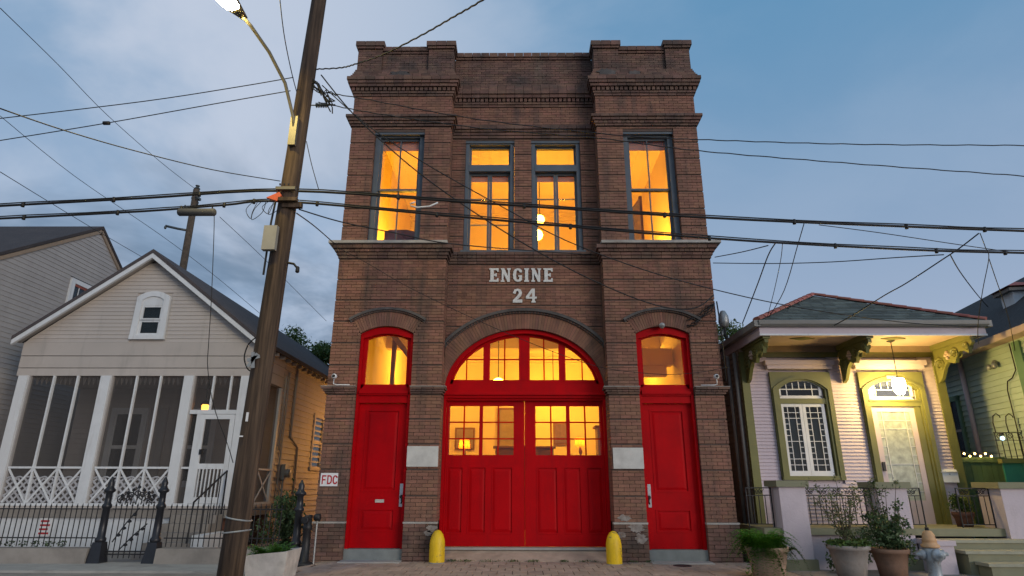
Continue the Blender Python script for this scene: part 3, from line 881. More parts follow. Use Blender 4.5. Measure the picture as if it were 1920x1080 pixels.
# ---- side doors with arched lights over them
def arch_pts(cx, half, zspring, rise, n=16):
    r = (half * half + rise * rise) / (2 * rise); a = math.asin(half / r); zc_ = zspring + rise - r
    return [(cx + r * math.sin(t), zc_ + r * math.cos(t)) for t in np.linspace(-a, a, n + 1)]
for s in (-1, 1):
    c = s * DX
    d = MB()
    op = arch_pts(c, DH - .003, 4.285, .148); ip = arch_pts(c, .41, 4.205, .09)
    d.ring([(c - DH + .003, .0)] + op + [(c + DH - .003, .0)], [(c - .49, .0)] + [(c - .49, 4.2)] + ip[1:-1] + [(c + .49, 4.2)] + [(c + .49, .0)], .07, .20)
    fr = d.build('door_frame', 'red_paint', F)
    wl_ = MB().ring([(c - .49, 3.16)] + arch_pts(c, .488, 4.21, .10) + [(c + .49, 3.16)], [(c - .412, 3.26)] + arch_pts(c, .41, 4.185, .09) + [(c + .412, 3.26)], .15, .215)
    wl_.box(c - .49, c + .49, .15, .215, 3.16, 3.26)
    sash = wl_.build('transom_window', 'red_paint', F)
    MB().prism([(c - .41, 3.262)] + arch_pts(c, .409, 4.18, .09) + [(c + .41, 3.262)], .183, .187, 'xz').build('pane', 'pane_glass', sash)
    MB().box(c - .49, c + .49, .06, .22, 3.03, 3.158).box(c - .49, c + .49, .03, .1, 3.06, 3.12).box(c - .49, c + .49, .10, .22, 2.885, 3.03).build('transom_bar', 'red_paint', F)
    leaf = MB()
    x0, x1 = c - .488, c + .488
    yl = .20
    leaf.box(x0, x1, yl, yl + .05, .20, 2.88)
    for za, zb in ((.20, .48), (.90, 1.20), (2.76, 2.88)):
        leaf.box(x0 + .15, x1 - .15, yl - .018, yl, za, zb)
    leaf.box(x0, x0 + .15, yl - .018, yl, .20, 2.88).box(x1 - .15, x1, yl - .018, yl, .20, 2.88)
    door = leaf.build('door', 'red_paint', F)
    for za, zb in ((.48, .90), (1.20, 2.76)):
        pm = frame_rect('panel_moulding', 'red_paint', door, x0 + .148, x1 - .148, za, zb, .03, yl - .026, yl - .002)
        MB().add([(x0 + .20, yl - .001, za + .05), (x1 - .20, yl - .001, za + .05), (x1 - .20, yl - .001, zb - .05), (x0 + .20, yl - .001, zb - .05),
                  (x0 + .24, yl - .014, za + .09), (x1 - .24, yl - .014, za + .09), (x1 - .24, yl - .014, zb - .09), (x0 + .24, yl - .014, zb - .09)],
                 [(0, 1, 5, 4), (1, 2, 6, 5), (2, 3, 7, 6), (3, 0, 4, 7), (4, 5, 6, 7)]).build('raised_panel', 'red_paint', door)
    hx = (c + .455) if s < 0 else (c - .455)
    lk = piece('lock_plate', 'steel', door, hx - .045, hx + .045, yl - .03, yl - .016, .93, 1.35)
    MB().box(hx - .03, hx + .03, yl - .06, yl - .03, 1.17, 1.30).build('keypad', 'steel', door)
    hb = MB().lathe((hx, yl - .06, 1.11), [(.0, 0), (.035, .0), (.04, .03), (.03, .045)], 12, 'y')
    hb.tube([(hx, yl - .075, 1.11), (hx - .02 * s, yl - .085, 1.03), (hx, yl - .07, .99)], .016, 6)
    hb.build('door_handle', 'rubber', door, True)
    if s < 0:
        sl = frame_rect('mail_slot', 'brass_white', door, -2.87, -2.70, 1.005, 1.062, .012, yl - .03, yl - .016)
        piece('flap', 'brass_white', sl, -2.858, -2.712, yl - .024, yl - .014, 1.017, 1.05)
    piece('door_step', 'step_cement', F, c - DH + .002, c + DH - .002, .035, .4, -.05, .195)
    MB().box(c - DH - .01, c + DH + .01, -.30, .03, -.03, .012).build('threshold', 'concrete_pale', F)

# ---- the big arched doorway
YD = .58
def ellp(off, n=40, zbase=None):
    return [ell(t_, off) for t_ in np.linspace(math.pi, 0, n + 1)]
arch = MB().ring([(-XI + .004, 3.0)] + ellp(-.002) + [(XI - .004, 3.0)], [(-1.575, 3.0)] + ellp(-.085) + [(1.575, 3.0)], YC + .06, YD + .05)
arch.box(-XI + .004, -1.603, YC + .06, YD + .05, .0, 3.0).box(1.603, XI - .004, YC + .06, YD + .05, .0, 3.0)
arch.box(-1.61, -1.54, YD + .065, YD + .10, .1, 3.0).box(1.54, 1.61, YD + .065, YD + .10, .1, 3.0)
af = arch.build('arch_frame', 'red_paint', F)
MB().box(-1.652, 1.652, YC + .04, YD + .03, 3.03, 3.15).box(-1.652, 1.652, YC + .10, YD + .03, 2.985, 3.03).box(-1.648, 1.648, YC - .01, YD, 3.085, 3.135).box(-1.60, 1.60, YC + .12, YD + .03, 3.15, 3.33).build('transom_beam', 'red_paint', F)
fan = MB()
FZ0, FZM = 3.42, 3.855
def ell_in(x, off):
    """height of the inner curve at x"""
    ts_ = np.linspace(0, math.pi, 400); P_ = [ell(t_, off) for t_ in ts_]
    xs_ = np.array([p[0] for p in P_])[::-1]; zs_ = np.array([p[1] for p in P_])[::-1]
    return float(np.interp(x, xs_, zs_))
fan.box(-1.60, 1.60, YD - .02, YD + .03, 3.33, FZ0)
fan.box(-.115, .115, YD - .03, YD + .03, FZ0, ell_in(0, -.12))
for s in (-1, 1):
    a, b = sorted((s * .725, s * .865))
    fan.box(a, b, YD - .025, YD + .03, FZ0, ell_in(.75, -.07))
fan.ring(ellp(-.08), ellp(-.135), YD - .02, YD + .03)
fanw = fan.build('fanlight', 'red_paint', F)
cols = [(.115, .393), (.437, .725), (.865, 1.195), (1.235, 1.61)]
for s in (-1, 1):
    for (a, b) in ((.393, .437), (1.195, 1.235)):
        x0, x1 = sorted((s * (a + .008), s * (b - .008)))
        MB().box(x0, x1, YD - .01, YD + .025, FZ0, ell_in((a + b) / 2, -.12)).build('muntin', 'red_paint', fanw)
    x0, x1 = sorted((s * .115, s * .725)); piece('muntin', 'red_paint', fanw, x0, x1, YD - .005, YD + .02, FZM - .013, FZM + .013)
    x0, x1 = sorted((s * .865, s * 1.42)); piece('muntin', 'red_paint', fanw, x0, x1, YD - .005, YD + .02, FZM - .013, FZM + .013)
    for a, b in cols:
        for za, zb in ((FZ0, FZM - .013), (FZM + .013, 9)):
            P_ = []
            for xx in np.linspace(a, b, 7):
                zt = min(zb, ell_in(xx, -.13))
                if zt > za + .01:
                    P_.append((s * xx, zt))
            if len(P_) < 2:
                continue
            MB().prism([(P_[0][0], za)] + P_ + [(P_[-1][0], za)], YD + .006, YD + .010, 'xz').build('pane', 'pane_glass', fanw)
WZ = [1.905, 2.225, 2.555, 2.885]
for s in (-1, 1):
    def xx(a, b):
        return sorted((s * a, s * b))
    leaf = MB()
    x0, x1 = xx(.004, 1.60)
    wins = [(.225, .855), (.925, 1.555)]
    # stiles and rails round the two lights
    for a, b in ((.004, .225), (.855, .925), (1.555, 1.60)):
        p, q = xx(a, b); leaf.box(p, q, YD, YD + .06, WZ[0], WZ[3])
    p, q = xx(.004, 1.60)
    leaf.box(p, q, YD, YD + .06, WZ[3], 2.985).box(p, q, YD + .02, YD + .06, .20, WZ[0])
    leaf.box(p, q, YD, YD + .02, 1.68, WZ[0]).box(p, q, YD, YD + .02, .20, .42)
    for a, b in ((.004, .235), (.66, .765), (1.13, 1.225), (1.56, 1.60)):
        u, v = xx(a, b); leaf.box(u, v, YD, YD + .02, .42, 1.68)
    lf = leaf.build('garage_door', 'red_paint', F)
    for a, b in ((.235, .66), (.765, 1.13), (1.225, 1.56)):
        u, v = xx(a, b)
        MB().add([(u + .03, YD + .019, .46), (v - .03, YD + .019, .46), (v - .03, YD + .019, 1.64), (u + .03, YD + .019, 1.64),
                  (u + .075, YD + .005, .51), (v - .075, YD + .005, .51), (v - .075, YD + .005, 1.59), (u + .075, YD + .005, 1.59)],
                 [(0, 1, 5, 4), (1, 2, 6, 5), (2, 3, 7, 6), (3, 0, 4, 7), (4, 5, 6, 7)]).build('raised_panel', 'red_paint', lf)
        frame_rect('panel_moulding', 'red_paint', lf, u, v, .42, 1.68, .022, YD - .006, YD + .02)
    for a, b in wins:
        m_ = (a + b) / 2
        u, v = xx(a, b); um, vm = xx(m_ - .015, m_ + .015)
        piece('muntin', 'red_paint', lf, um, vm, YD + .012, YD + .045, WZ[0], WZ[3])
        for z_ in WZ[1:3]:
            for c0, c1 in ((u, um), (vm, v)):
                piece('muntin', 'red_paint', lf, c0, c1, YD + .012, YD + .045, z_ - .013, z_ + .013)
        for (za, zb) in zip(WZ, WZ[1:]):
            for c0, c1 in ((u, um), (vm, v)):
                piece('pane', 'pane_glass', lf, c0, c1, YD + .028, YD + .032, za + (.013 if za > WZ[0] else 0), zb - (.013 if zb < WZ[3] else 0))
# concrete ramp up to the doors
MB().add([(-1.66, .03, .0), (1.66, .03, .0), (1.66, .60, .185), (-1.66, .60, .185), (-1.66, .03, -.1), (1.66, .03, -.1), (1.66, .60, -.1), (-1.66, .60, -.1)],
         [(0, 1, 2, 3), (0, 4, 5, 1), (1, 5, 6, 2), (2, 6, 7, 3), (3, 7, 4, 0)]).build('ramp', 'paver', F)
piece('door_sill', 'concrete_pale', F, -1.655, 1.655, .42, .62, .15, .192)

# ---- rooms behind the glass
rm = MB()
rm.box(-3.66, 3.66, 7.0, 7.1, .1, 5.3).box(-3.66, -3.6, .75, 7.0, .1, 5.3).box(3.6, 3.66, .75, 7.0, .1, 5.3)
rm.box(-3.66, 3.66, .55, 7.1, 5.2, 5.3)
rm.box(-3.66, -1.72, .62, .66, 4.55, 5.2).box(1.72, 3.66, .62, .66, 4.55, 5.2)
rm.build('ground_room', 'plaster_warm', F)
MB().box(-3.6, 3.6, .55, 7.0, .1, .19).build('ground_floor', 'floor_wood', F)
# beam and stair soffit seen through the lights
MB().box(-3.6, 3.6, 3.6, 3.9, 4.75, 5.2).box(1.75, 3.55, 2.2, 2.5, 4.05, 4.45).box(2.0, 3.4, 2.25, 2.5, 3.8, 4.05).build('ceiling_beam', 'plaster_warm', F)
MB().bar((-3.5, 2.2, 5.2), (-2.2, 2.9, 3.6), .12, .5).build('stair_soffit', 'taupe', F)
MB().box(-3.2, -3.1, 2.4, 2.5, .19, 5.2).build('stair_post', 'wood_brown', F)
up = MB()
up.box(-3.66, 3.66, 6.0, 6.1, 5.6, 9.75).box(-3.66, -3.6, .75, 6.0, 5.6, 9.75).box(3.6, 3.66, .75, 6.0, 5.6, 9.75).box(-3.66, 3.66, .75, 6.1, 9.65, 9.75)
up.box(-1.9, -1.8, 1.2, 6.0, 5.6, 9.65).box(1.85, 1.95, 1.2, 6.0, 5.6, 9.65)
up.build('upper_room', 'plaster_upper', F)
MB().box(-3.6, 3.6, .75, 6.0, 5.5, 5.62).build('upper_floor', 'floor_wood', F)

# mouldings and boarded ceilings catch the lamp light inside
cm = MB()
cm.box(-3.6, 3.6, 5.88, 6.0, 9.45, 9.56).box(-3.6, 3.6, 5.80, 6.0, 9.56, 9.65).box(-3.6, 3.6, 6.9, 7.0, 5.02, 5.2).box(-3.6, 3.6, 6.95, 7.0, 4.0, 4.06)
cm.build('crown_moulding', 'plaster_warm', F)
for i in range(24):
    xx_ = -3.58 + i * .30
    if abs(abs(xx_) - 1.88) > .12:
        piece('ceiling_batten', 'plaster_upper', F, xx_, xx_ + .035, .76, 5.9, 9.63, 9.652)
MB().box(-.9, -.8, 5.93, 6.0, 5.62, 7.9).box(.3, .4, 5.93, 6.0, 5.62, 7.9).box(-.9, .4, 5.93, 6.0, 7.9, 8.0).build('door_casing', 'taupe', F)
# ------------------------------------------------------------------ things inside the firehouse, seen through the glass, plus added unseen lamps
def sphere_prof(r, n=10, z0=0.0):
    return [(max(1e-4, r * math.sin(math.pi * i / n)), z0 - r * math.cos(math.pi * i / n)) for i in range(n + 1)]
def globe(name, label, loc, r, m, ztop, group=None):
    t = thing(name, label, 'lamp', loc, group)
    MB().lathe(loc, sphere_prof(r, 12), 18).build('globe', m, t, True)
    MB().tube([(loc[0], loc[1], loc[2] + r - .01), (loc[0], loc[1], ztop)], .012, 6).build('stem', 'iron', t)
    return t
globe('globe_pendant', 'round glowing pendant lamp in the right centre upper window, upper one', (.46, 3.0, 8.17), .13, 'glow_globe', 9.65)
globe('globe_pendant', 'round glowing pendant lamp in the right centre upper window, lower one', (.39, 3.05, 7.74), .15, 'glow_globe', 9.65)
globe('globe_pendant', 'glowing globe lamp low in the arched fanlight', (-.62, 3.0, 3.70), .17, 'glow_globe', 5.2)
globe('globe_pendant', 'added globe lamp, unseen behind the transom, lighting the ground floor', (.9, 5.6, 3.84), .17, 'glow_room', 5.2)  # added out of view behind the transom beam to light the room
def added_floor_lamp(label, x, y, z0, z, m):  # unseen lamps added below the sightlines to brighten upper walls and ceilings
    t = thing('added_floor_lamp', label, 'lamp', (x, y, z0))
    MB().lathe((x, y, z0), [(.14, 0), (.14, .02), (.02, .04), (.012, .08), (.012, z - z0 - .1)], 14).build('stand', 'iron', t, True)
    MB().lathe((x, y, z), sphere_prof(.17, 10), 16).build('globe', m, t, True)
added_floor_lamp('added unseen floor lamp lighting the left upper room', -2.85, 2.3, 5.62, 6.4, 'glow_floor_side')
added_floor_lamp('added unseen floor lamp lighting the right upper room', 2.75, 2.3, 5.62, 6.4, 'glow_floor_side')
added_floor_lamp('added unseen floor lamp lighting the left of the upper hall', -1.0, 2.6, 5.62, 6.45, 'glow_floor')
added_floor_lamp('added unseen floor lamp lighting the right of the upper hall', 1.0, 2.7, 5.62, 6.45, 'glow_floor')
globe('ceiling_globe', 'ceiling globe lighting the stair behind the left red door', (-2.5, 4.8, 4.3), .16, 'glow_room', 5.2)
globe('ceiling_globe', 'ceiling globe lighting the hall behind the right red door', (2.7, 4.6, 4.55), .14, 'glow_room', 5.2)
def table_lamp(label, x, y, z):
    t = thing('table_lamp', label, 'lamp', (x, y, z - .75))
    MB().box(x - .25, x + .25, y - .2, y + .2, z - .42, z - .38).box(x - .22, x - .18, y - .16, y - .12, z - .75 - z + .94, z - .42).box(x + .18, x + .22, y - .16, y - .12, .19, z - .42).build('stand', 'wood_brown', t)
    MB().lathe((x, y, z - .38), [(.08, 0), (.08, .02), (.025, .05), (.05, .14), (.02, .26), (.01, .32)], 14).build('base', 'wood_brown', t, True)
    sh = MB(); n = 18
    sh.add([(x + r * math.cos(2 * math.pi * k / n), y + r * math.sin(2 * math.pi * k / n), z + h) for r, h in ((.15, -.11), (.13, .11)) for k in range(n)],
           [(k, (k + 1) % n, n + (k + 1) % n, n + k) for k in range(n)])
    sh.build('lamp_shade', 'lamp_shade', t, True)
    MB().lathe((x, y, z), sphere_prof(.055, 8), 12).build('bulb', 'glow_room', t, True)
table_lamp('orange shaded lamp seen low in the left red door panes', -1.55, 4.5, 2.36)
table_lamp('bright shaded lamp seen low in the right red door panes', 1.50, 4.3, 2.40)
def cabinet(label, x0, x1, y0, y1, z1, m, cat='cabinet', name='cabinet'):
    t = thing(name, label, cat, ((x0 + x1) / 2, y0, .19))
    MB().box(x0, x1, y0 + .02, y1, .19, z1 - .05).build('carcass', m, t)
    MB().box(x0 - .06, x1 + .06, y0 - .03, y1 + .01, z1 - .05, z1).build('top', 'wood_brown', t)
    k = max(2, round((x1 - x0) / .4))
    for i in range(k):
        a, b = x0 + (x1 - x0) * i / k + .02, x0 + (x1 - x0) * (i + 1) / k - .02
        MB().box(a, b, y0, y0 + .02, .3, z1 - .1).build('door', m, t)
cabinet('wooden mantel cabinet seen low beside the door meeting stiles', -.75, .85, 5.2, 5.6, 2.35, 'wood_brown')
cabinet('tall taupe cupboard at right edge of the right door panes', 1.85, 2.5, 3.4, 3.9, 2.75, 'taupe', 'cupboard', 'cupboard')
t = thing('wall_picture', 'framed picture hanging beyond the left red door panes', 'picture', (-.35, 6.9, 2.6))
MB().box(-.75, .05, 6.93, 6.99, 2.3, 3.6).build('frame', 'wood_brown', t)
MB().box(-.68, -.02, 6.915, 6.93, 2.37, 3.53).build('canvas', 'taupe', t)
t = thing('armchair', 'plum upholstered chair back in left upper window', 'chair', (-2.75, .95, 5.62))
bk = MB()
prof = [(-.42, 0), (.33, 0), (.33, .92), (.26, 1.04), (.1, 1.08), (-.3, 1.08), (-.42, 1.03)]
bk.prism([(-2.82 + a, 6.0 + b * .92) for a, b in prof], .95, 1.1, 'xz').build('backrest', 'plum_fabric', t)
MB().box(-3.15, -2.5, 1.1, 1.65, 5.95, 6.15).build('seat', 'plum_fabric', t)
for a in (-3.1, -2.6):
    for b in (1.0, 1.55):
        MB().box(a, a + .06, b, b + .06, 5.62, 5.96).build('leg', 'wood_brown', t)
t = thing('folding_screen', 'wooden folding screen standing in the right upper window', 'screen', (2.75, 1.0, 5.62))
MB().add([(2.40, 1.1, 5.62), (2.86, 1.6, 5.62), (2.86, 1.6, 8.1), (2.40, 1.1, 7.35), (2.43, 1.07, 5.62), (2.89, 1.57, 5.62), (2.89, 1.57, 8.1), (2.43, 1.07, 7.35)],
         [(0, 1, 2, 3), (4, 7, 6, 5), (0, 4, 5, 1), (1, 5, 6, 2), (2, 6, 7, 3), (3, 7, 4, 0)]).build('panel', 'taupe', t)
MB().box(2.86, 2.93, 1.55, 1.62, 5.62, 8.15).build('post', 'wood_brown', t)

for lb, x0_, x1_, z0_, z1_, m_ in (('framed print on the ground floor wall left of the mantel', -2.05, -1.45, 2.35, 3.0, 'taupe'), ('framed print on the ground floor wall right of the mantel', .95, 1.45, 2.5, 3.15, 'plum_fabric')):
    t = thing('wall_picture', lb, 'picture', ((x0_ + x1_) / 2, 6.95, z0_))
    MB().box(x0_, x1_, 6.94, 6.99, z0_, z1_).build('frame', 'wood_brown', t)
    MB().box(x0_ + .05, x1_ - .05, 6.925, 6.94, z0_ + .05, z1_ - .05).build('canvas', m_, t)
# ------------------------------------------------------------------ things fixed to the firehouse front
t = thing('wall_sign', 'small white sign with red FDC letters on brick pier', 'sign', (-3.735, -.012, 1.3))
MB().box(-3.90, -3.57, -.016, -.002, 1.30, 1.54).build('plate', 'sign_white', t)
FDC = {
 'F': [[(0, 0), (.17, 0), (.17, .42), (.52, .42), (.52, .58), (.17, .58), (.17, .84), (.60, .84), (.60, 1), (0, 1)]],
 'D': [[(0, 0), (.36, 0), (.58, .12), (.68, .34), (.68, .66), (.58, .88), (.36, 1), (0, 1)], [(.17, .16), (.34, .16), (.46, .26), (.50, .40), (.50, .60), (.46, .74), (.34, .84), (.17, .84)]],
 'C': [[(.68, .30), (.66, .16), (.52, .03), (.34, 0), (.14, .06), (.03, .24), (0, .5), (.03, .76), (.14, .94), (.34, 1), (.52, .97), (.66, .84), (.68, .70), (.51, .70), (.46, .82), (.34, .85), (.22, .76), (.17, .5), (.22, .24), (.34, .15), (.46, .18), (.51, .30)]]}
xl = -3.872
for ch in 'FDC':
    P_ = [[(xl + p[0] * .135, 1.335 + p[1] * .165) for p in q] for q in FDC[ch]]
    o = tri_fill(P_[0], -.0195, -.017, 'letter', 'sign_red', t)
    if len(P_) > 1:
        tri_fill(P_[1], -.0225, -.0199, 'letter_counter', 'sign_white', o)
    xl += .103
def camera_on_conduit(label, x, s, z):
    t = thing('security_camera', label, 'camera', (x, -.10, z))
    MB().lathe((x, -.19, z + .17), [(.0, -.03), (.035, -.03), (.05, 0), (.05, .05), (.03, .075), (0, .075)], 14, 'y').build('camera_body', 'white_paint', t, True)
    MB().lathe((x, -.225, z + .17), [(.0, 0), (.03, .0), (.03, .012), (0, .012)], 12, 'y').build('lens', 'rubber', t)
    MB().tube([(x, -.13, z + .17), (x + .02 * s, -.12, z + .09), (x + .02 * s, -.115, z + .03), (x - .04 * s, -.112, z + .012), (x - .30 * s, -.112, z + .010)], .011, 8).build('conduit', 'white_paint', t, True)
camera_on_conduit('white round camera on curved conduit above left impost', -3.77, -1, 3.20)
camera_on_conduit('white round camera on curved conduit above right impost', 3.77, 1, 3.20)
t = thing('flood_light', 'small grey light under the right door arch', 'light', (2.80, -.03, 4.36))
MB().lathe((2.80, -.01, 4.43), [(.0, -.10), (.055, -.10), (.06, -.04), (.03, 0), (0, 0)], 14, 'y').build('lamp_head', 'galvanized', t, True)
MB().box(2.77, 2.83, -.03, .005, 4.41, 4.47).build('bracket', 'galvanized', t)
t = thing('wall_spotlight', 'grey weatherproof lamp on the right corner of the brick wall', 'light', (4.02, .25, 4.35))
MB().lathe((4.16, .2, 4.48), [(.03, -.02), (.09, .0), (.11, .10), (.10, .22), (.05, .33), (.0, .35)], 14).build('lamp_head', 'galvanized', t, True)
MB().tube([(3.98, .2, 4.3), (4.1, .2, 4.3), (4.16, .2, 4.47)], .025, 8).build('bracket', 'galvanized', t)
MB().tube([(4.16, .2, 4.46), (4.15, .2, 4.3), (4.2, .2, 4.22)], .035, 8).build('lens_housing', 'rubber', t)
t = thing('service_conduit', 'tangle of service wires on the right corner above the arch hood', 'wires', (3.7, -.05, 4.4))
g = random.Random(5)
for k in range(5):
    p = [(3.93 - .05 * k, -.04, 4.92 - .03 * k)]
    for i in range(6):
        p.append((3.93 - .10 * i - g.uniform(0, .12), -.03 - g.uniform(0, .05), 4.84 - .10 * i * (.5 + .12 * k) + g.uniform(-.06, .06)))
    MB().tube(p, .011, 5).build('wire', 'cable', t, True)
MB().tube([(3.97, -.05, 4.95), (4.0, -.05, 4.4), (3.99, -.06, 3.3)], .015, 6).build('wire', 'cable', t, True)
def bollard(label, x, y):
    t = thing('bollard', label, 'bollard', (x, y, -.01), 'yellow bollards beside the big doors')
    MB().lathe((x, y, -.01), [(.138, 0), (.14, .02), (.14, .30), (.137, .34), (.125, .41), (.10, .48), (.06, .535), (.02, .555), (0, .557)], 28).build('sleeve', 'yellow_paint', t, True)
    MB().lathe((x, y, -.012), [(.15, 0), (.15, .012), (.14, .02)], 28).build('base_ring', 'concrete', t)
bollard('yellow bollard left of the big red doors', -1.60, -.22)
bollard('yellow bollard right of the big red doors', 1.575, -.36)
# standpipe at the left corner
t = thing('standpipe', 'black iron fire connection standpipe at the left brick corner', 'standpipe', (-3.95, -.35, -.06))
MB().lathe((-3.95, -.35, -.06), [(.16, 0), (.16, .05), (.12, .07), (.075, .09), (.07, .6), (.085, .62), (.085, .68), (.07, .70), (.07, .86), (0, .86)], 16).build('riser', 'iron', t, True)
MB().lathe((-3.95, -.36, .72), [(.05, -.20), (.065, -.20), (.065, -.12), (.05, -.10), (.05, .0)], 12, 'y').lathe((-3.84, -.35, .76), [(.05, .0), (.06, .02), (.065, .10), (.05, .11), (0, .11)], 12, 'x').build('inlet', 'iron', t, True)
MB().tube([(-3.79, -.33, -.05), (-3.79, -.33, .78)], .017, 8).build('pipe', 'galvanized', t)
t = thing('side_wall_lantern', 'wall lantern on the hidden left flank of the brick firehouse', 'lamp', (-4.03, 8.4, 2.6))
MB().box(-3.97, -3.93, 8.3, 8.5, 2.5, 2.85).tube([(-3.95, 8.4, 2.8), (-4.3, 8.4, 2.88), (-4.5, 8.4, 2.8)], .015, 6).build('bracket', 'iron', t)
MB().lathe((-4.5, 8.4, 2.55), [(.03, 0), (.09, .02), (.10, .2), (.05, .25), (0, .26)], 12).build('lens', 'glow_side', t, True)

# ------------------------------------------------------------------ cream porch house on the left
LH = thing('porch_house', 'cream clapboard gabled house with screened porch', 'building', (-9.35, 2.4, 0))
LX0, LX1, LY = -12.2, -6.55, 2.4
APX, APZ, EVZ = -9.33, 6.80, 4.66
def rake(x):
    """underside of the roof at x on the gable"""
    return EVZ + (APZ - EVZ) * (1 - abs(x - APX) / (APX - LX0 if x < APX else LX1 - APX))
fl = 0.86
# gable boards
z = 4.63
bh = 0.098
while z < APZ - .16:
    zt = z + bh
    hw = lambda q: (APX - (APX - LX0) * (1 - (q - EVZ) / (APZ - EVZ)), APX + (LX1 - APX) * (1 - (q - EVZ) / (APZ - EVZ)))
    a0, b0 = hw(max(z, EVZ)); a1, b1 = hw(max(zt, EVZ))
    segs = [(a0, b0, a1, b1)]
    if zt > 4.72 and z < 5.9:
        segs = [(a0, -9.66, a1, -9.66), (-8.78, b0, -8.78, b1)]
    for p0, q0, p1, q1 in segs:
        if q0 - p0 < .05:
            continue
        p1, q1 = max(p1, p0), min(q1, q0)
        MB().add([(p0, LY - .020, z), (q0, LY - .020, z), (q1, LY - .004, zt + .01), (p1, LY - .004, zt + .01), (p0, LY + .02, z), (q0, LY + .02, z), (q1, LY + .02, zt + .01), (p1, LY + .02, zt + .01)],
                 [(0, 1, 2, 3), (0, 4, 5, 1), (1, 5, 6, 2), (3, 2, 6, 7), (4, 0, 3, 7)]).build('clapboard', 'cream_siding', LH)
    z += bh
MB().prism([(LX0, 4.6), (LX1, 4.6), (APX, APZ)], LY + .02, LY + .1, 'xz').build('gable_wall', 'cream_siding', LH)
for za, zb, yy in ((4.30, 4.625, .030), (4.005, 4.285, .022), (3.81, 3.99, .016)):
    piece('frieze_board', 'cream_siding', LH, LX0 - .02, LX1 + .02, LY - yy, LY + .08, za, zb)
# roof with dark edge and white rakes
rf = MB()
for sx, xe in ((-1, LX0 - .16), (1, LX1 + .16)):
    ze = EVZ - .02
    for y0, y1 in ((LY - .28, 15.0),):
        rf.add([(xe, y0, ze), (APX, y0, APZ + .08), (APX, y1, APZ + .08), (xe, y1, ze), (xe, y0, ze + .09), (APX, y0, APZ + .18), (APX, y1, APZ + .18), (xe, y1, ze + .09)],
               [(0, 1, 2, 3), (4, 7, 6, 5), (0, 4, 5, 1), (2, 6, 7, 3), (0, 3, 7, 4)])
roof = fix_normals(rf.build('roof', 'asphalt_shingle', LH))
for sx, xe in ((-1, LX0 - .15), (1, LX1 + .15)):
    MB().add([(xe, LY - .27, EVZ - .14), (APX, LY - .27, APZ - .05), (APX, LY - .27, APZ + .075), (xe, LY - .27, EVZ - .02), (xe, LY - .20, EVZ - .14), (APX, LY - .20, APZ - .05), (APX, LY - .20, APZ + .075), (xe, LY - .20, EVZ - .02)],
             [(0, 1, 2, 3), (7, 6, 5, 4), (0, 4, 5, 1), (0, 3, 7, 4), (3, 2, 6, 7)]).build('rake_board', 'white_paint', LH)
    MB().add([(xe, LY - .20, EVZ - .05), (APX, LY - .20, APZ + .03), (APX, LY + .02, APZ + .03), (xe, LY + .02, EVZ - .05)], [(0, 1, 2, 3)]).build('rake_soffit', 'cream_siding', LH)
# gable window with arched surround
gw = MB()
cx_ = -9.22
oa = arch_pts(cx_, .41, 5.78, .15); ia = arch_pts(cx_, .27, 5.70, .10)
gw.ring([(cx_ - .43, 4.73)] + oa + [(cx_ + .43, 4.73)], [(cx_ - .27, 4.80)] + ia + [(cx_ + .27, 4.80)], LY - .07, LY + .03)
gw.box(cx_ - .43, cx_ + .43, LY - .08, LY + .03, 4.70, 4.80)
win = fix_normals(gw.build('window', 'white_paint', LH))
MB().prism(ia + [(cx_ + .27, 5.57), (cx_ - .27, 5.57)], LY - .035, LY + .02, 'xz').build('head_panel', 'white_paint', win)
for za, zb in ((4.80, 5.20), (5.18, 5.58)):
    sh = frame_rect('sash', 'white_paint', win, cx_ - .27, cx_ + .27, za, zb, .06, LY - .03, LY + .01, .06)
    piece('pane', 'pane_dark', sh, cx_ - .21, cx_ + .21, LY - .008, LY - .004, za + .06, zb - .06)
cur = MB().add([(cx_ - .2, LY + .06, 4.82), (cx_ - .02, LY + .06, 4.82), (cx_ - .1, LY + .06, 5.55), (cx_ - .2, LY + .06, 5.55)], [(0, 1, 2, 3)]).add([(cx_ + .06, LY + .06, 5.55), (cx_ + .2, LY + .06, 5.55), (cx_ + .2, LY + .06, 4.82), (cx_ + .14, LY + .06, 5.1)], [(0, 1, 2, 3)])
cur.build('curtain', 'curtain', win)
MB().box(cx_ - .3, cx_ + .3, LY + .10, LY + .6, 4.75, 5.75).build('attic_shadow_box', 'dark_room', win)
# porch: floor, beam, foundation, columns, mullions, rails, braces, lattice, screens
piece('porch_floor', 'cream_siding', LH, LX0 - .05, LX1 + .03, LY - .10, 4.6, fl - .05, fl)
piece('porch_sill', 'white_paint', LH, LX0 - .04, LX1 + .02, LY - .06, LY + .10, fl, fl + .055)
piece('porch_beam', 'concrete', LH, LX0 - .05, LX1 + .03, LY - .06, LY + .15, .61, fl - .052)
piece('foundation_panel', 'white_paint', LH, LX0 - .02, -7.75, LY, LY + .1, -.1, .605)
piece('porch_ceiling', 'cream_siding', LH, LX0, LX1, LY + .06, 4.6, 3.83, 3.86)
cols_x = [(-12.13, -11.90), (-10.14, -9.90), (-8.13, -7.90), (-6.76, -6.54)]
for a, b in cols_x:
    piece('column', 'white_paint', LH, a, b, LY - .06, LY + .14, fl + .055, 3.808)
    piece('column_liner', 'gray_siding', LH, b, b + .035, LY - .01, LY + .10, fl + .055, 3.808)
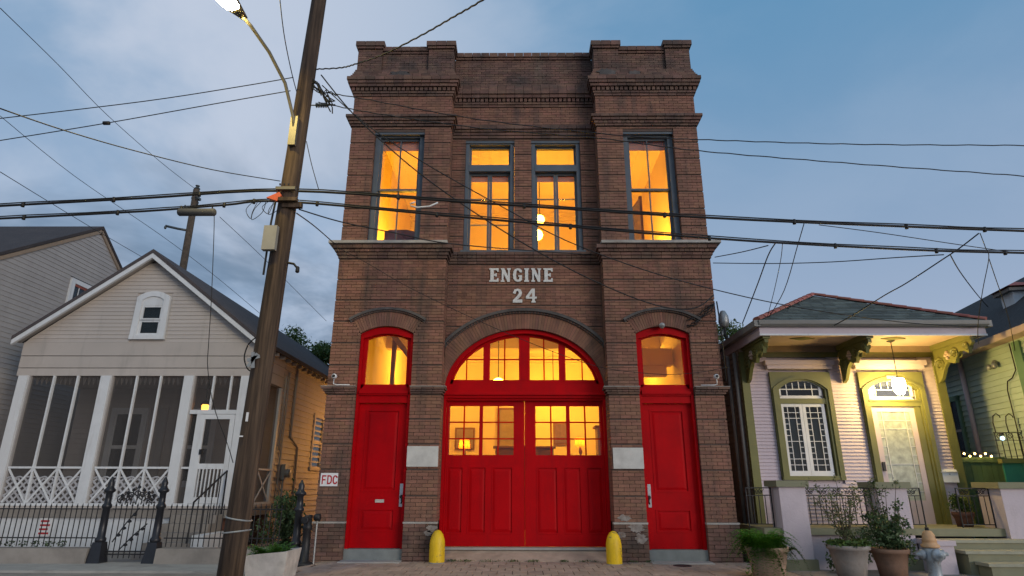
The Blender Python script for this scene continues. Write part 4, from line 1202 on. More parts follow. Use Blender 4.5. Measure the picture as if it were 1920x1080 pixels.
for bi in range(2):
    a, b = cols_x[bi][1] + .035, cols_x[bi + 1][0]
    n3 = (b - a) / 3
    for k in (1, 2):
        piece('mullion', 'white_paint', LH, a + n3 * k - .022, a + n3 * k + .022, LY - .03, LY + .03, fl + .055, 3.808)
    piece('rail', 'white_paint', LH, a, b, LY - .035, LY + .035, 1.665, 1.71)
    for k in range(3):
        p, q = a + n3 * k + .02, a + n3 * (k + 1) - .02
        for c0, c1 in ((p, q), (q, p)):
            MB().bar((c0, LY - .008 if c0 == p else LY - .018, fl + .07), (c1, LY - .008 if c0 == p else LY - .018, 1.66), .042, .02).build('brace', 'white_paint', LH)
        MB().add([(p, LY + .032, fl + .06), (q, LY + .032, fl + .06), (q, LY + .032, 3.8), (p, LY + .032, 3.8)], [(0, 1, 2, 3)]).build('insect_screen', 'porch_screen', LH)
    # diagonal garden lattice behind the braces, scalloped top
    zt = 1.45
    step = .155
    k = 0
    x = a - .6
    while x < b + .6:
        for sg in (1, -1):
            x_a, z_a, x_b, z_b = x, fl + .06, x + sg * (zt - fl - .06), zt
            # clip to the bay
            pts_ = [(x_a, z_a), (x_b, z_b)]
            t0, t1 = 0.0, 1.0
            for lim, s_ in ((a, 1), (b, -1)):
                f0, f1 = (pts_[0][0] - lim) * s_, (pts_[1][0] - lim) * s_
                if f0 < 0 and f1 < 0:
                    t0 = 2
                elif f0 < 0:
                    t0 = max(t0, f0 / (f0 - f1))
                elif f1 < 0:
                    t1 = min(t1, f0 / (f0 - f1))
            if t1 - t0 > .06:
                yy = LY + .006 + (.009 if sg > 0 else 0)
                A = (x_a + (x_b - x_a) * t0, yy, z_a + (z_b - z_a) * t0); B = (x_a + (x_b - x_a) * t1, yy, z_a + (z_b - z_a) * t1)
                MB().bar(A, B, .042, .008).build('lattice_slat', 'lattice_paint', LH)
        x += step
    MB().tube([(a, LY + .012, zt)] + [(a + (b - a) * i / 44, LY + .012, zt + .035 * abs(math.sin(math.pi * i / 44 * 9))) for i in range(45)], .02, 5).build('lattice_cap', 'lattice_paint', LH)
# door bay
piece('door_header', 'white_paint', LH, -7.865, -6.70, LY - .05, LY + .05, 2.905, 3.0)
for xm in (-7.42, -7.0):
    piece('mullion', 'white_paint', LH, xm - .022, xm + .022, LY - .03, LY + .03, 3.0, 3.808)
MB().add([(-7.865, LY + .032, 3.0), (-6.76, LY + .032, 3.0), (-6.76, LY + .032, 3.8), (-7.865, LY + .032, 3.8)], [(0, 1, 2, 3)]).build('insect_screen', 'porch_screen', LH)
MB().add([(-7.865, LY + .032, .92), (-7.68, LY + .032, .92), (-7.68, LY + .032, 2.9), (-7.865, LY + .032, 2.9)], [(0, 1, 2, 3)]).build('insect_screen', 'porch_screen', LH)
piece('rail', 'white_paint', LH, -7.865, -7.68, LY - .03, LY + .03, 1.665, 1.71)
piece('door_jamb', 'white_paint', LH, -7.68, -7.585, LY - .045, LY + .045, .915, 2.905)
piece('door_jamb', 'white_paint', LH, -6.77, -6.70, LY - .045, LY + .045, .915, 2.905)
sd = frame_rect('screen_door', 'white_paint', LH, -7.58, -6.775, .92, 2.895, .11, LY - .055, LY - .01, .13)
piece('mid_rail', 'white_paint', sd, -7.47, -6.885, LY - .05, LY - .012, 1.66, 1.78)
for i in range(7):
    xb_ = -7.43 + i * .085
    piece('baluster', 'white_paint', sd, xb_ - .013, xb_ + .013, LY - .045, LY - .02, 1.05, 1.66)
MB().add([(-7.47, LY - .015, 1.05), (-6.885, LY - .015, 1.05), (-6.885, LY - .015, 2.785), (-7.47, LY - .015, 2.785)], [(0, 1, 2, 3)]).build('insect_screen', 'porch_screen', sd)
piece('latch', 'iron', sd, -7.49, -7.43, LY - .075, LY - .055, 1.98, 2.1)
# porch back wall, windows and gingerbread seen through the screens
piece('inner_wall', 'cream_siding', LH, LX0 + .02, LX1 - .0, 4.6, 4.72, fl, 3.85)
z = fl
while z < 3.8:
    piece('clapboard', 'cream_siding', LH, LX0 + .03, LX1 - .02, 4.585, 4.61, z + .01, z + .125)
    z += .135
for xw, wd in ((-10.65, .50), (-8.75, .50)):
    wi = frame_rect('window', 'white_paint', LH, xw - wd, xw + wd, 1.25, 3.3, .12, 4.53, 4.60)
    for za, zb in ((1.37, 2.27), (2.27, 3.18)):
        sh = frame_rect('sash', 'white_paint', wi, xw - wd + .12, xw + wd - .12, za, zb, .045, 4.55, 4.58)
        piece('pane', 'pane_dark', sh, xw - wd + .165, xw + wd - .165, 4.562, 4.566, za + .045, zb - .045)
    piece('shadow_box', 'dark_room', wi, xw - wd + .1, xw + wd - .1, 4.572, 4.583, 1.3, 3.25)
for xs_ in (-11.5, -9.7):
    piece('shutter', 'gray_siding', LH, xs_ - .09, xs_ + .09, 4.5, 4.58, fl, 3.3)
gb = MB()
x = LX0 + .3
while x < LX1 - .25:
    gb.prism([(x, 3.82), (x + .10, 3.82), (x + .05, 3.62)], LY + .20, LY + .215, 'xz')
    x += .115
tag(gb.build('gingerbread_fringe', 'cream_siding', LH), kind='stuff')
# right flank of the house
z = .40
while z < 4.6:
    y0 = 4.45
    MB().add([(LX1 + .034, y0, z), (LX1 + .034, 13, z), (LX1 + .005, 13, z + .165), (LX1 + .005, y0, z + .165), (LX1 - .02, y0, z), (LX1 - .02, 13, z), (LX1 - .02, 13, z + .165), (LX1 - .02, y0, z + .165)],
             [(0, 1, 2, 3), (0, 4, 5, 1), (4, 0, 3, 7), (1, 5, 6, 2), (3, 2, 6, 7)]).build('clapboard', 'cream_siding', LH)
    z += .158
MB().box(LX0 + .02, LX1 - .02, 4.72, 13, -.1, 4.65).build('rear_body', 'cream_siding', LH)
for za, zb in ((3.83, 4.10), (4.11, 4.36), (4.37, 4.60)):
    piece('frieze_board', 'cream_siding', LH, LX1 - .06, LX1 + .018, LY + .1, 4.45, za, zb)
piece('corner_post', 'white_paint', LH, LX1 - .10, LX1 + .02, 4.33, 4.45, fl, 3.81)
piece('mullion', 'white_paint', LH, LX1 - .03, LX1 + .01, 3.45, 3.49, fl + .05, 3.81)
piece('rail', 'white_paint', LH, LX1 - .03, LX1 + .012, LY + .14, 4.33, 1.665, 1.71)
piece('porch_sill', 'white_paint', LH, LX1 - .06, LX1 + .03, LY + .14, 4.5, fl, fl + .05)
piece('porch_beam', 'concrete', LH, LX1 - .06, LX1 + .028, LY + .15, 4.5, .61, fl - .052)
for c0, c1 in (((3.49, .93), (4.33, 1.66)), ((3.49, 1.66), (4.33, .93)), ((2.55, .93), (3.45, 1.66)), ((2.55, 1.66), (3.45, .93))):
    MB().bar((LX1 - .005, c0[0], c0[1]), (LX1 - .005, c1[0], c1[1]), .04, .015, (1, 0, 0)).build('brace', 'white_paint', LH)
MB().add([(LX1 - .04, LY + .14, .9), (LX1 - .04, 4.33, .9), (LX1 - .04, 4.33, 3.8), (LX1 - .04, LY + .14, 3.8)], [(0, 1, 2, 3)]).build('insect_screen', 'porch_screen', LH)
for i in range(2):
    piece('brick_pier', 'brick', LH, LX1 - .35, LX1, 2.6 + i * 1.9, 3.0 + i * 1.9, -.1, .61)
# eave soffit with lit rafter gaps
for i in range(24):
    y0 = LY + .2 + i * .45
    piece('rafter_tail', 'cream_siding', LH, LX1 + .03, LX1 + .17, y0, y0 + .07, 4.52, 4.63)
piece('gutter', 'asphalt_shingle', LH, LX1 + .155, LX1 + .215, LY - .2, 13, 4.60, 4.70)
sw = MB()
for y0, y1 in ((7.25, 7.35), (8.15, 8.25)):
    sw.box(LX1, LX1 + .06, y0, y1, 1.85, 3.35)
sw.box(LX1, LX1 + .06, 7.25, 8.25, 3.35, 3.47).box(LX1, LX1 + .09, 7.2, 8.3, 1.75, 1.85).box(LX1, LX1 + .05, 7.35, 8.15, 2.55, 2.62)
wi = sw.build('window', 'cream_siding', LH)
piece('pane', 'pane_dark', wi, LX1 + .02, LX1 + .026, 7.35, 8.15, 1.85, 3.35)
for pts_, r_ in (([(LX1 + .05, 5.35, 4.5), (LX1 + .05, 5.35, 2.6), (LX1 + .05, 6.0, 2.35), (LX1 + .05, 6.05, .4)], .03), ([(LX1 + .05, 4.75, 4.3), (LX1 + .05, 4.75, .5)], .02), ([(LX1 + .05, 4.9, 4.3), (LX1 + .05, 4.55, 4.15), (LX1 + .05, 4.55, 2.2)], .02)):
    MB().tube(pts_, r_, 8).build('downpipe', 'cream_siding', LH, True)
mt = MB().box(LX1 + .02, LX1 + .14, 4.95, 5.2, 1.45, 1.85).tube([(LX1 + .07, 5.07, 1.45), (LX1 + .07, 5.07, .3)], .03, 8).lathe((LX1 + .14, 5.07, 1.62), [(.11, 0), (.11, .08), (.08, .11), (0, .12)], 14, 'x')
mt.build('electric_meter', 'galvanized', LH)
# front steps
st = thing('porch_steps', 'concrete steps rising to the white screen door', 'steps', (-7.2, 1.2, -.06))
for i in range(5):
    piece('step', 'concrete', st, -7.72, -6.72, LY - .12 - (i + 1) * .30, LY - .10, .70 - .19 * (i + 1) - .0, .80 - .17 * i - .02) if False else MB().box(-7.72, -6.72, LY - .12 - (i + 1) * .30, LY - .12 - i * .30, -.1, .69 - .165 * i).build('step', 'concrete', st)
MB().box(-6.70, -6.45, 1.0, LY - .1, -.1, .35).build('cheek_block', 'white_paint', st)
hr = thing('stair_handrail', 'black iron handrail sloping beside the porch steps', 'handrail', (-6.72, 1.2, -.06))
MB().tube([(-6.74, LY - .15, 1.62), (-6.74, .95, .98), (-6.74, .9, .2)], .02, 6).tube([(-6.74, LY - .15, 1.62), (-6.74, LY - .15, .7)], .02, 6).build('rail', 'iron', hr)
for i in range(4):
    yy = 1.15 + i * .28
    MB().tube([(-6.74, yy, .98 + (yy - .95) * .496), (-6.74, yy, .15 + (yy - .9) * .38)], .01, 5).build('baluster', 'iron', hr)
# porch lantern
t = thing('porch_lantern', 'small glowing orange lantern behind the porch screen', 'lamp', (-7.72, 2.75, 3.05))
MB().lathe((-7.72, 2.75, 3.02), [(.02, 0), (.075, .02), (.085, .12), (.06, .16)], 10).build('glass', 'glow_lantern', t, True)
MB().lathe((-7.72, 2.75, 3.17), [(.11, 0), (.08, .05), (.03, .10), (.015, .14), (.012, .62)], 10).build('cap', 'iron', t, True)

# ------------------------------------------------------------------ tall grey house at the far left
GH = thing('grey_clapboard_house', 'tall grey clapboard house with side gable at far left', 'building', (-16, 4, 0))
GX = -13.2
gz = 8.90; ga = 5.41; ef, ez = -0.6, 5.55      # apex at y=ga; roof falls to the front eave
fs = (gz - 6.8) / (ga - 2.14); rs = (gz - 7.9) / (6.77 - ga)
gable = [(ef, 0), (ef, gz - fs * (ga - ef)), (ga, gz), (9.5, gz - rs * (9.5 - ga)), (9.5, 0)]
MB().prism(gable, GX - .05, GX - .3, 'yz').build('gable_wall', 'gray_siding', GH)
z = 1.0
bh = .125
while z < gz - .15:
    zt = z + bh
    def yr(q):
        a = max(ef, ga - (gz - q) / fs); b = min(9.5, ga + (gz - q) / rs)
        return a, b
    a0, b0 = yr(z); a1, b1 = yr(zt)
    segs = [(a0, b0, a1, b1)]
    if zt > 5.85 and z < 7.12:
        segs = [(a0, 4.62, a1, 4.62), (6.02, b0, 6.02, b1)]
    for p0, q0, p1, q1 in segs:
        if q0 - p0 > .08:
            MB().add([(GX + .013, p0, z), (GX + .013, q0, z), (GX, q1, zt + .006), (GX, p1, zt + .006), (GX - .04, p0, z), (GX - .04, q0, z), (GX - .04, q1, zt + .006), (GX - .04, p1, zt + .006)],
                     [(0, 1, 2, 3), (0, 4, 5, 1), (1, 5, 6, 2), (4, 0, 3, 7), (3, 2, 6, 7)]).build('clapboard', 'gray_siding', GH)
    z += bh
gr = MB()
gr.add([(GX + .06, ef - .3, gz - fs * (ga - ef + .3) + .02), (GX + .06, ga, gz + .04), (-24, ga, gz + .04), (-24, ef - .3, gz - fs * (ga - ef + .3) + .02),
        (GX + .06, ef - .3, gz - fs * (ga - ef + .3) + .12), (GX + .06, ga, gz + .14), (-24, ga, gz + .14), (-24, ef - .3, gz - fs * (ga - ef + .3) + .12)],
       [(0, 1, 2, 3), (4, 7, 6, 5), (0, 4, 5, 1), (0, 3, 7, 4)])
gr.add([(GX + .06, 9.7, gz - rs * (9.7 - ga) + .02), (GX + .06, ga, gz + .04), (-24, ga, gz + .04), (-24, 9.7, gz - rs * (9.7 - ga) + .02),
        (GX + .06, 9.7, gz - rs * (9.7 - ga) + .12), (GX + .06, ga, gz + .14), (-24, ga, gz + .14), (-24, 9.7, gz - rs * (9.7 - ga) + .12)],
       [(3, 2, 1, 0), (4, 5, 6, 7), (0, 1, 5, 4)])
fix_normals(gr.build('roof', 'asphalt_shingle', GH))
MB().box(-24, GX - .3, ef, 9.5, 0, 5.2).build('house_body', 'gray_siding', GH)
for p, q in (((ef - .28, gz - fs * (ga - ef + .28) - .06), (ga, gz - .04)), ((9.6, gz - rs * (9.6 - ga) - .06), (ga, gz - .04))):
    MB().bar((GX + .03, p[0], p[1]), (GX + .03, q[0], q[1]), .10, .03, (1, 0, 0)).build('rake_board', 'taupe', GH)
wf = MB()
wf.box(GX - .02, GX + .05, 4.64, 4.80, 5.9, 7.08).box(GX - .02, GX + .05, 5.84, 6.0, 5.9, 7.08).box(GX - .02, GX + .05, 4.80, 5.84, 6.95, 7.08)
wi = wf.build('window', 'white_paint', GH)
piece('head_trim', 'terracotta', wi, GX - .02, GX + .02, 4.80, 5.84, 6.88, 6.95)
piece('pane', 'pane_dark', wi, GX - .006, GX, 4.80, 5.84, 5.9, 6.88)
piece('curtain', 'curtain', wi, GX - .025, GX - .012, 4.82, 5.8, 6.3, 6.88)
for k in range(3):
    piece('muntin', 'white_paint', wi, GX + .001, GX + .014, 5.03 + k * .26, 5.05 + k * .26, 5.9, 6.88)

# ------------------------------------------------------------------ iron fence on its concrete kerb walls
for (a, b), lb in (((-16.0, -8.05), 'long low concrete wall under the iron fence at left edge'), ((-6.78, -4.55), 'short low concrete wall under the fence behind the pole')):
    w = MB().add([(a, -.12, -.1), (b, -.12, -.1), (b, .22, -.1), (a, .22, -.1), (a, -.09, .20), (b, -.09, .20), (b, .19, .20), (a, .19, .20)],
                 [(0, 1, 5, 4), (1, 2, 6, 5), (2, 3, 7, 6), (3, 0, 4, 7), (4, 5, 6, 7)]).build('fence_wall', 'concrete')
    tag(w, lb, 'wall')
def picket_run(root, a, b, z0, z1, rails, step=.1, y=.06):
    n = max(1, round((b - a) / step))
    me = None
    for i in range(n + 1):
        x = a + (b - a) * i / n
        if me is None:
            m_ = MB().tube([(0, 0, 0), (0, 0, z1 - z0 - .04)], .0095, 5).lathe((0, 0, z1 - z0 - .06), [(.009, 0), (.018, .02), (.006, .06), (.0005, .09)], 5)
            me = bpy.data.meshes.new('picket'); me.from_pydata(m_.v, [], m_.f); me.materials.append(MATS['iron'])
        o = bpy.data.objects.new('picket', me); COL.objects.link(o); o.parent = root
        o.location = Vector((x, y, z0)) - root.location
    for zr in rails:
        MB().box(a - .05, b + .05, y - .013, y + .013, zr - .010, zr + .010).build('rail', 'iron', root)
fa = thing('iron_fence', 'black iron picket fence left of the gate', 'fence', (-10, .06, .2))
picket_run(fa, -13.0, -8.1, .22, .96, (.88, .37))
fb = thing('iron_fence', 'black iron picket fence behind the wooden pole', 'fence', (-5.8, .06, .2))
picket_run(fb, -6.7, -4.6, .22, .96, (.88, .37))
gt = thing('iron_gate', 'black iron gate with scrolled flower crest', 'gate', (-7.4, .06, -.05))
picket_run(gt, -7.76, -7.04, .02, .98, (.88, .09, .14))
cr = MB()
def spiral(cx, cz, r0, r1, a0, turns, y=.06, n=22):
    return [(cx + (r0 + (r1 - r0) * i / n) * math.cos(a0 + turns * 2 * math.pi * i / n), y, cz + (r0 + (r1 - r0) * i / n) * math.sin(a0 + turns * 2 * math.pi * i / n)) for i in range(n + 1)]
for k in range(7):
    x = -7.70 + k * .10
    hgt = .10 + .16 * (1 - abs(k - 3) / 3.2)
    cr.tube(spiral(x, 1.0 + hgt * .6, .075, .012, -math.pi / 2, 1.4 if k % 2 else -1.4), .011, 5)
    cr.tube([(x, .06, .96), (x + .02, .06, 1.0 + hgt)], .01, 5)
    cr.lathe((x + .02, .06, 1.0 + hgt), [(.0, -.02), (.035, 0), (.03, .03), (0, .05)], 6)
cr.build('crest', 'iron', gt)
for (p, q) in (((-7.70, .30), (-7.30, .90)), ((-7.55, .16), (-7.10, .62))):
    m_ = MB().tube([(p[0], .04, p[1]), ((p[0] + q[0]) / 2, .03, (p[1] + q[1]) / 2 + .02), (q[0], .04, q[1])], .012, 5)
    for k in range(4):
        f_ = .2 + .2 * k
        m_.lathe((p[0] + (q[0] - p[0]) * f_ + .02, .035, p[1] + (q[1] - p[1]) * f_), [(.0, -.03), (.045, -.01), (.035, .02), (0, .035)], 6)
    m_.build('flower_rod', 'iron', gt)
def fence_post(label, x, y=.05, top=1.47, z0=-.06):
    t = thing('fence_post', label, 'post', (x, y, z0))
    MB().add([(x - .13, y - .13, z0), (x + .13, y - .13, z0), (x + .13, y + .13, z0), (x - .13, y + .13, z0), (x - .085, y - .085, z0 + .36), (x + .085, y - .085, z0 + .36), (x + .085, y + .085, z0 + .36), (x - .085, y + .085, z0 + .36)],
             [(0, 1, 5, 4), (1, 2, 6, 5), (2, 3, 7, 6), (3, 0, 4, 7), (4, 5, 6, 7)]).build('base', 'iron_gloss', t)
    h = top - z0
    MB().lathe((x, y, z0), [(.085, .36), (.095, .38), (.095, .42), (.07, .45), (.062, h * .62), (.085, h * .63), (.085, h * .66), (.06, h * .68), (.055, h * .80), (.095, h * .82), (.10, h * .84), (.07, h * .86), (.05, h * .89), (.06, h * .92), (.045, h * .95), (.02, h * .985), (0, h)], 14).build('shaft', 'iron_gloss', t, True)
fence_post('ornate black gate post left of the iron gate', -7.93)
fence_post('ornate black gate post right of the iron gate', -6.90)
fence_post('ornate black post beside the firehouse standpipe', -4.20, -.15, 1.42, -.09)
t = thing('notice_sign', 'small white notice with red print behind the fence pickets', 'sign', (-10.7, 2.38, .3))
MB().box(-10.85, -10.56, 2.365, 2.385, .22, .60).build('board', 'sign_white', t)
for i in range(4):
    MB().box(-10.82, -10.60 - .03 * (i % 2), 2.358, 2.364, .26 + i * .085, .30 + i * .085).build('print_line', 'sign_red', t)
pl = thing('wall_weeds', 'low weeds along the concrete wall behind the fence', 'weeds', (-9.8, .4, .0)); pl['kind'] = 'stuff'
leaf_object('weed_leaves', leaves([(-10.1 + i * .25, .35, .24, .1, .06, .06) for i in range(6)], 260, .05, seed=9), 'leaf_dark', pl)
# ------------------------------------------------------------------ pink shotgun house on the right
PH = thing('pink_house', 'small pink clapboard house with olive trim and slate hip roof', 'building', (6.85, 1.0, .6))
PX0, PX1, PY, PF = 4.69, 9.0, 1.0, .60
MB().box(PX0 + .03, PX1 - .03, PY + .03, 13, -.1, 4.25).build('house_body', 'pink_siding', PH)
W0, W1 = 5.27, 6.56          # window surround
D0, D1 = 7.16, 8.53          # door surround
def board_seg(a, b, z, h):
    MB().add([(a, PY - .025, z), (b, PY - .025, z), (b, PY - .004, z + h), (a, PY - .004, z + h), (a, PY + .03, z), (b, PY + .03, z), (b, PY + .03, z + h), (a, PY + .03, z + h)],
             [(0, 1, 2, 3), (0, 4, 5, 1), (1, 5, 6, 2), (4, 0, 3, 7), (3, 2, 6, 7)]).build('clapboard', 'pink_siding', PH)
z = PF
while z < 4.0:
    h = .07
    for a, b in spans(PX0 + .15, PX1 - .17, ([(W0, W1)] if 1.44 < z + h else []) + [(D0, D1)]):
        if b - a > .05:
            board_seg(a + .001, b - .001, z, h)
    z += h
for a, b in ((PX0 - .01, PX0 + .15), (PX1 - .17, PX1 + .01)):
    piece('corner_board', 'olive_paint', PH, a, b, PY - .05, PY + .05, PF - .02, 4.02)
piece('frieze_board', 'olive_paint', PH, PX0, PX1, PY - .035, PY + .03, 3.99, 4.10)
piece('frieze_band', 'taupe', PH, PX0, PX1, PY - .05, PY + .03, 4.10, 4.235)
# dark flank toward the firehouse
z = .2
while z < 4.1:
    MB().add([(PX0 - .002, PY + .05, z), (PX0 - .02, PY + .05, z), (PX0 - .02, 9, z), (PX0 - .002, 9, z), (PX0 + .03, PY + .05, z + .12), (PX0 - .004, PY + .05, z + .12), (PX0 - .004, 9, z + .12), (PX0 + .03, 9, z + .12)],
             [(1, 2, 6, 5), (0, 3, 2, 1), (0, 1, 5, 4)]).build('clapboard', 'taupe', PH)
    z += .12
for yy, xx_ in ((.98, PX0 - .08), (1.3, PX0 - .12)):
    MB().tube([(xx_, yy + .1, 4.1), (xx_, yy + .1, .3)], .04, 8).build('downpipe', 'gutter_gray', PH, True)
# porch roof: soffit, fascia, gutter, hip roof
EY = -.30
piece('soffit', 'tan_soffit', PH, PX0 + .02, PX1 + .06, EY + .02, PY + .02, 4.235, 4.26)
MB().box(PX0 - .02, PX1 + .14, EY - .02, EY + .02, 4.165, 4.335).box(PX0 - .02, PX0 + .02, EY + .02, 9, 4.165, 4.335).box(PX1 + .10, PX1 + .14, EY + .02, 9, 4.165, 4.335).build('fascia', 'pink_siding', PH)
piece('fascia_lip', 'white_paint', PH, PX0 - .03, PX1 + .15, EY - .035, EY - .02, 4.165, 4.20)
gut = MB()
gp = [(EY - .02, 4.335), (EY - .08, 4.335), (EY - .12, 4.38), (EY - .13, 4.455), (EY - .115, 4.46), (EY - .02, 4.46)]
gut.prism(gp, PX0 - .05, PX1 + .17, 'yz')
gut.box(PX0 - .14, PX0 - .02, EY - .1, 9, 4.335, 4.46).box(PX1 + .14, PX1 + .24, EY - .1, 9, 4.335, 4.46)
fix_normals(gut.build('gutter', 'gutter_gray', PH))
RX, RY, RZ = 6.92, 1.85, 5.66
x0, x1, ze = PX0 - .06, PX1 + .18, 4.455
roof = MB().add([(x0, EY - .06, ze), (x1, EY - .06, ze), (RX, RY, RZ), (RX, 13, RZ), (x0, 13, ze), (x1, 13, ze)], [(0, 1, 2), (1, 5, 3, 2), (4, 0, 2, 3), (0, 4, 5, 1)]).build('roof', 'slate_shingle', PH)
fix_normals(roof)
nrow = 17
nf = Vector((0, -(RZ - ze), RY - EY + .06)).normalized()
gsh = random.Random(3)
for r_i in range(nrow):
    f0, f1 = r_i / nrow, min(1, (r_i + 1.25) / nrow)
    ya, za = EY - .06 + (RY - EY + .06) * f0, ze + (RZ - ze) * f0
    yb, zb = EY - .06 + (RY - EY + .06) * f1, ze + (RZ - ze) * f1
    la, lb = x0 + (RX - x0) * f0, x1 + (RX - x1) * f0
    w = .26
    x = la - gsh.random() * w
    while x < lb:
        a, b = max(x, la), min(x + w, lb)
        if b - a > .03:
            ma, mb_ = max(a, x0 + (RX - x0) * f1), min(b, x1 + (RX - x1) * f1)
            if mb_ > ma:
                lift = nf * (.016 + gsh.uniform(0, .008)); lo = nf * .002
                A, B = Vector((a + .004, ya, za)) + lift, Vector((b - .004, ya, za)) + lift
                Cc, Dd = Vector((mb_ - .004, yb, zb)) + lo, Vector((ma + .004, yb, zb)) + lo
                A2, B2 = Vector((a + .004, ya, za)), Vector((b - .004, ya, za))
                MB().add([A, B, Cc, Dd, A2, B2], [(0, 1, 2, 3), (4, 5, 1, 0), (4, 0, 3), (1, 5, 2)]).build('shingle', 'slate_shingle', PH)
        x += w
def hip(p, q, n):
    p, q = Vector(p), Vector(q); L = (q - p).length / n; t = (q - p).normalized()
    for i in range(n):
        a = p + t * (L * i); b = p + t * (L * (i + 1) + .03)
        s = t.cross(Vector((0, 0, 1))).normalized(); u = s.cross(t).normalized()
        m_ = MB(); vs_ = []
        for c_, r_ in ((a, .085), (b, .068)):
            for k in range(7):
                an = math.pi * k / 6
                vs_.append(c_ + s * (r_ * math.cos(an)) + u * (r_ * .8 * math.sin(an)))
        m_.add(vs_, [(k, k + 1, 8 + k, 7 + k) for k in range(6)] + [tuple(range(6, -1, -1)), tuple(range(7, 14))])
        m_.build('ridge_tile', 'terracotta', PH)
hip((x0, EY - .04, ze + .02), (RX, RY, RZ + .02), 12)
hip((x1, EY - .04, ze + .02), (RX, RY, RZ + .02), 12)
# soffit vents
for vx in (5.75, 7.62):
    MB().prism([(vx - .26, .22), (vx, .08), (vx + .26, .22), (vx, .36)], 4.222, 4.234, 'xy').build('soffit_vent', 'olive_paint', PH)
# carved brackets
def bracket(x):
    b = MB()
    prof = [(PY - .05, 3.42), (PY - .05, 4.12), (EY + .06, 4.12), (EY + .05, 4.05), (EY + .16, 3.98), (EY + .20, 3.86), (EY + .32, 3.93), (EY + .42, 3.96), (EY + .55, 3.86), (EY + .62, 3.74), (EY + .72, 3.76), (EY + .84, 3.80), (EY + .95, 3.72), (EY + 1.05, 3.58), (EY + 1.12, 3.48)]
    b.prism(prof, x - .035, x + .035, 'yz')
    o = fix_normals(b.build('bracket', 'olive_paint', PH))
    for (yy, zz_, r0) in ((PY - .22, 3.80, .15), (EY + .58, 3.93, .12), (EY + .22, 4.0, .075)):
        for sx in (-.045, .045):
            sp = [(x + sx, yy + (r0 * (1 - .85 * i / 26)) * math.cos(2 * math.pi * 1.9 * i / 26), zz_ + (r0 * (1 - .85 * i / 26)) * math.sin(2 * math.pi * 1.9 * i / 26)) for i in range(27)]
            MB().tube(sp, .022, 5).build('scroll', 'olive_paint', o)
    for k in range(4):
        for sx in (-.05, .05):
            MB().lathe((x + sx, EY + .80 + .05 * math.cos(k * 1.57), 3.93 + .06 * math.sin(k * 1.57)), [(0, -.035), (.04, -.01), (.03, .03), (0, .045)], 7).build('rosette', 'tan_soffit', o)
    MB().box(x - .07, x + .07, EY + .03, PY - .02, 4.12, 4.236).build('bracket_beam', 'olive_paint', o)
for x in (PX0 + .12, 6.86, PX1 - .10):
    bracket(x)
# window and door surrounds
def surround(a, b, zb, spring):
    m_ = MB()
    c = (a + b) / 2; hw = (b - a) / 2
    oa = [(a, zb), (a, 3.66), (b, 3.66), (b, zb)]
    ia = arch_pts(c, hw - .16, spring, .20, 14)
    # spandrel plate with arched opening
    outer = [(a, zb)] + [(a, 3.66)] + [(a + (b - a) * i / 14, 3.66) for i in range(1, 14)] + [(b, 3.66)] + [(b, zb)]
    inner = [(ia[0][0], zb)] + ia + [(ia[-1][0], zb)]
    n_ = min(len(outer), len(inner))
    m_.ring(outer, inner, PY - .075, PY + .03)
    o = fix_normals(m_.build('surround', 'olive_paint', PH))
    # raised arched moulding
    m2 = MB()
    ea = arch_pts(c, hw - .02, spring + .02, .26, 18); eb = arch_pts(c, hw - .11, spring + .0, .225, 18)
    m2.ring([(a + .02, zb)] + ea + [(b - .02, zb)], [(a + .11, zb)] + eb + [(b - .11, zb)], PY - .105, PY - .07)
    fix_normals(m2.build('arch_moulding', 'olive_paint', o))
    MB().box(a - .05, b + .05, PY - .13, PY + .02, 3.72, 3.86).box(a - .09, b + .09, PY - .17, PY + .02, 3.80, 3.90).build('head_cornice', 'pink_siding', PH)
    return o, c, hw
def transom(o, c, hw, zb, zs):
    m_ = MB()
    oa = arch_pts(c, hw, zs, .14, 14); ia = arch_pts(c, hw - .055, zs - .02, .12, 14)
    m_.ring([(c - hw, zb)] + oa + [(c + hw, zb)], [(c - hw + .055, zb + .06)] + ia + [(c + hw - .055, zb + .06)], PY - .03, PY + .02)
    m_.box(c - hw, c + hw, PY - .03, PY + .02, zb, zb + .06)
    t_ = fix_normals(m_.build('transom_window', 'white_paint', o))
    iw = hw - .055
    zmid = zb + .06 + (zs - zb) * .50
    piece('muntin', 'white_paint', t_, c - iw, c + iw, PY - .02, PY + .01, zmid - .01, zmid + .01)
    for k in range(1, 6):
        x = c - iw + 2 * iw * k / 6
        zt = zs + .09 - .09 * abs(k - 3) / 3
        piece('muntin', 'white_paint', t_, x - .009, x + .009, PY - .018, PY + .008, zmid, zt)
    for k in (1, 5):
        x = c - iw + 2 * iw * k / 6
        piece('muntin', 'white_paint', t_, x - .009, x + .009, PY - .018, PY + .008, zb + .06, zmid)
    MB().prism([(c - iw, zb + .06)] + ia + [(c + iw, zb + .06)], PY - .006, PY - .002, 'xz').build('pane', 'pane_dark', t_)
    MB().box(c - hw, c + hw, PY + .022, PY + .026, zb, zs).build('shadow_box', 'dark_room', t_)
so, sc_, shw = surround(W0, W1, 1.44, 3.28)
MB().box(W0, W1, PY - .09, PY + .03, 1.44, 1.52).build('window_sill', 'olive_paint', so)
MB().box(W0 + .16, W1 - .16, PY - .06, PY + .02, 2.985, 3.095).build('transom_bar', 'olive_paint', so)
transom(so, sc_ - .03, .46, 3.10, 3.37)
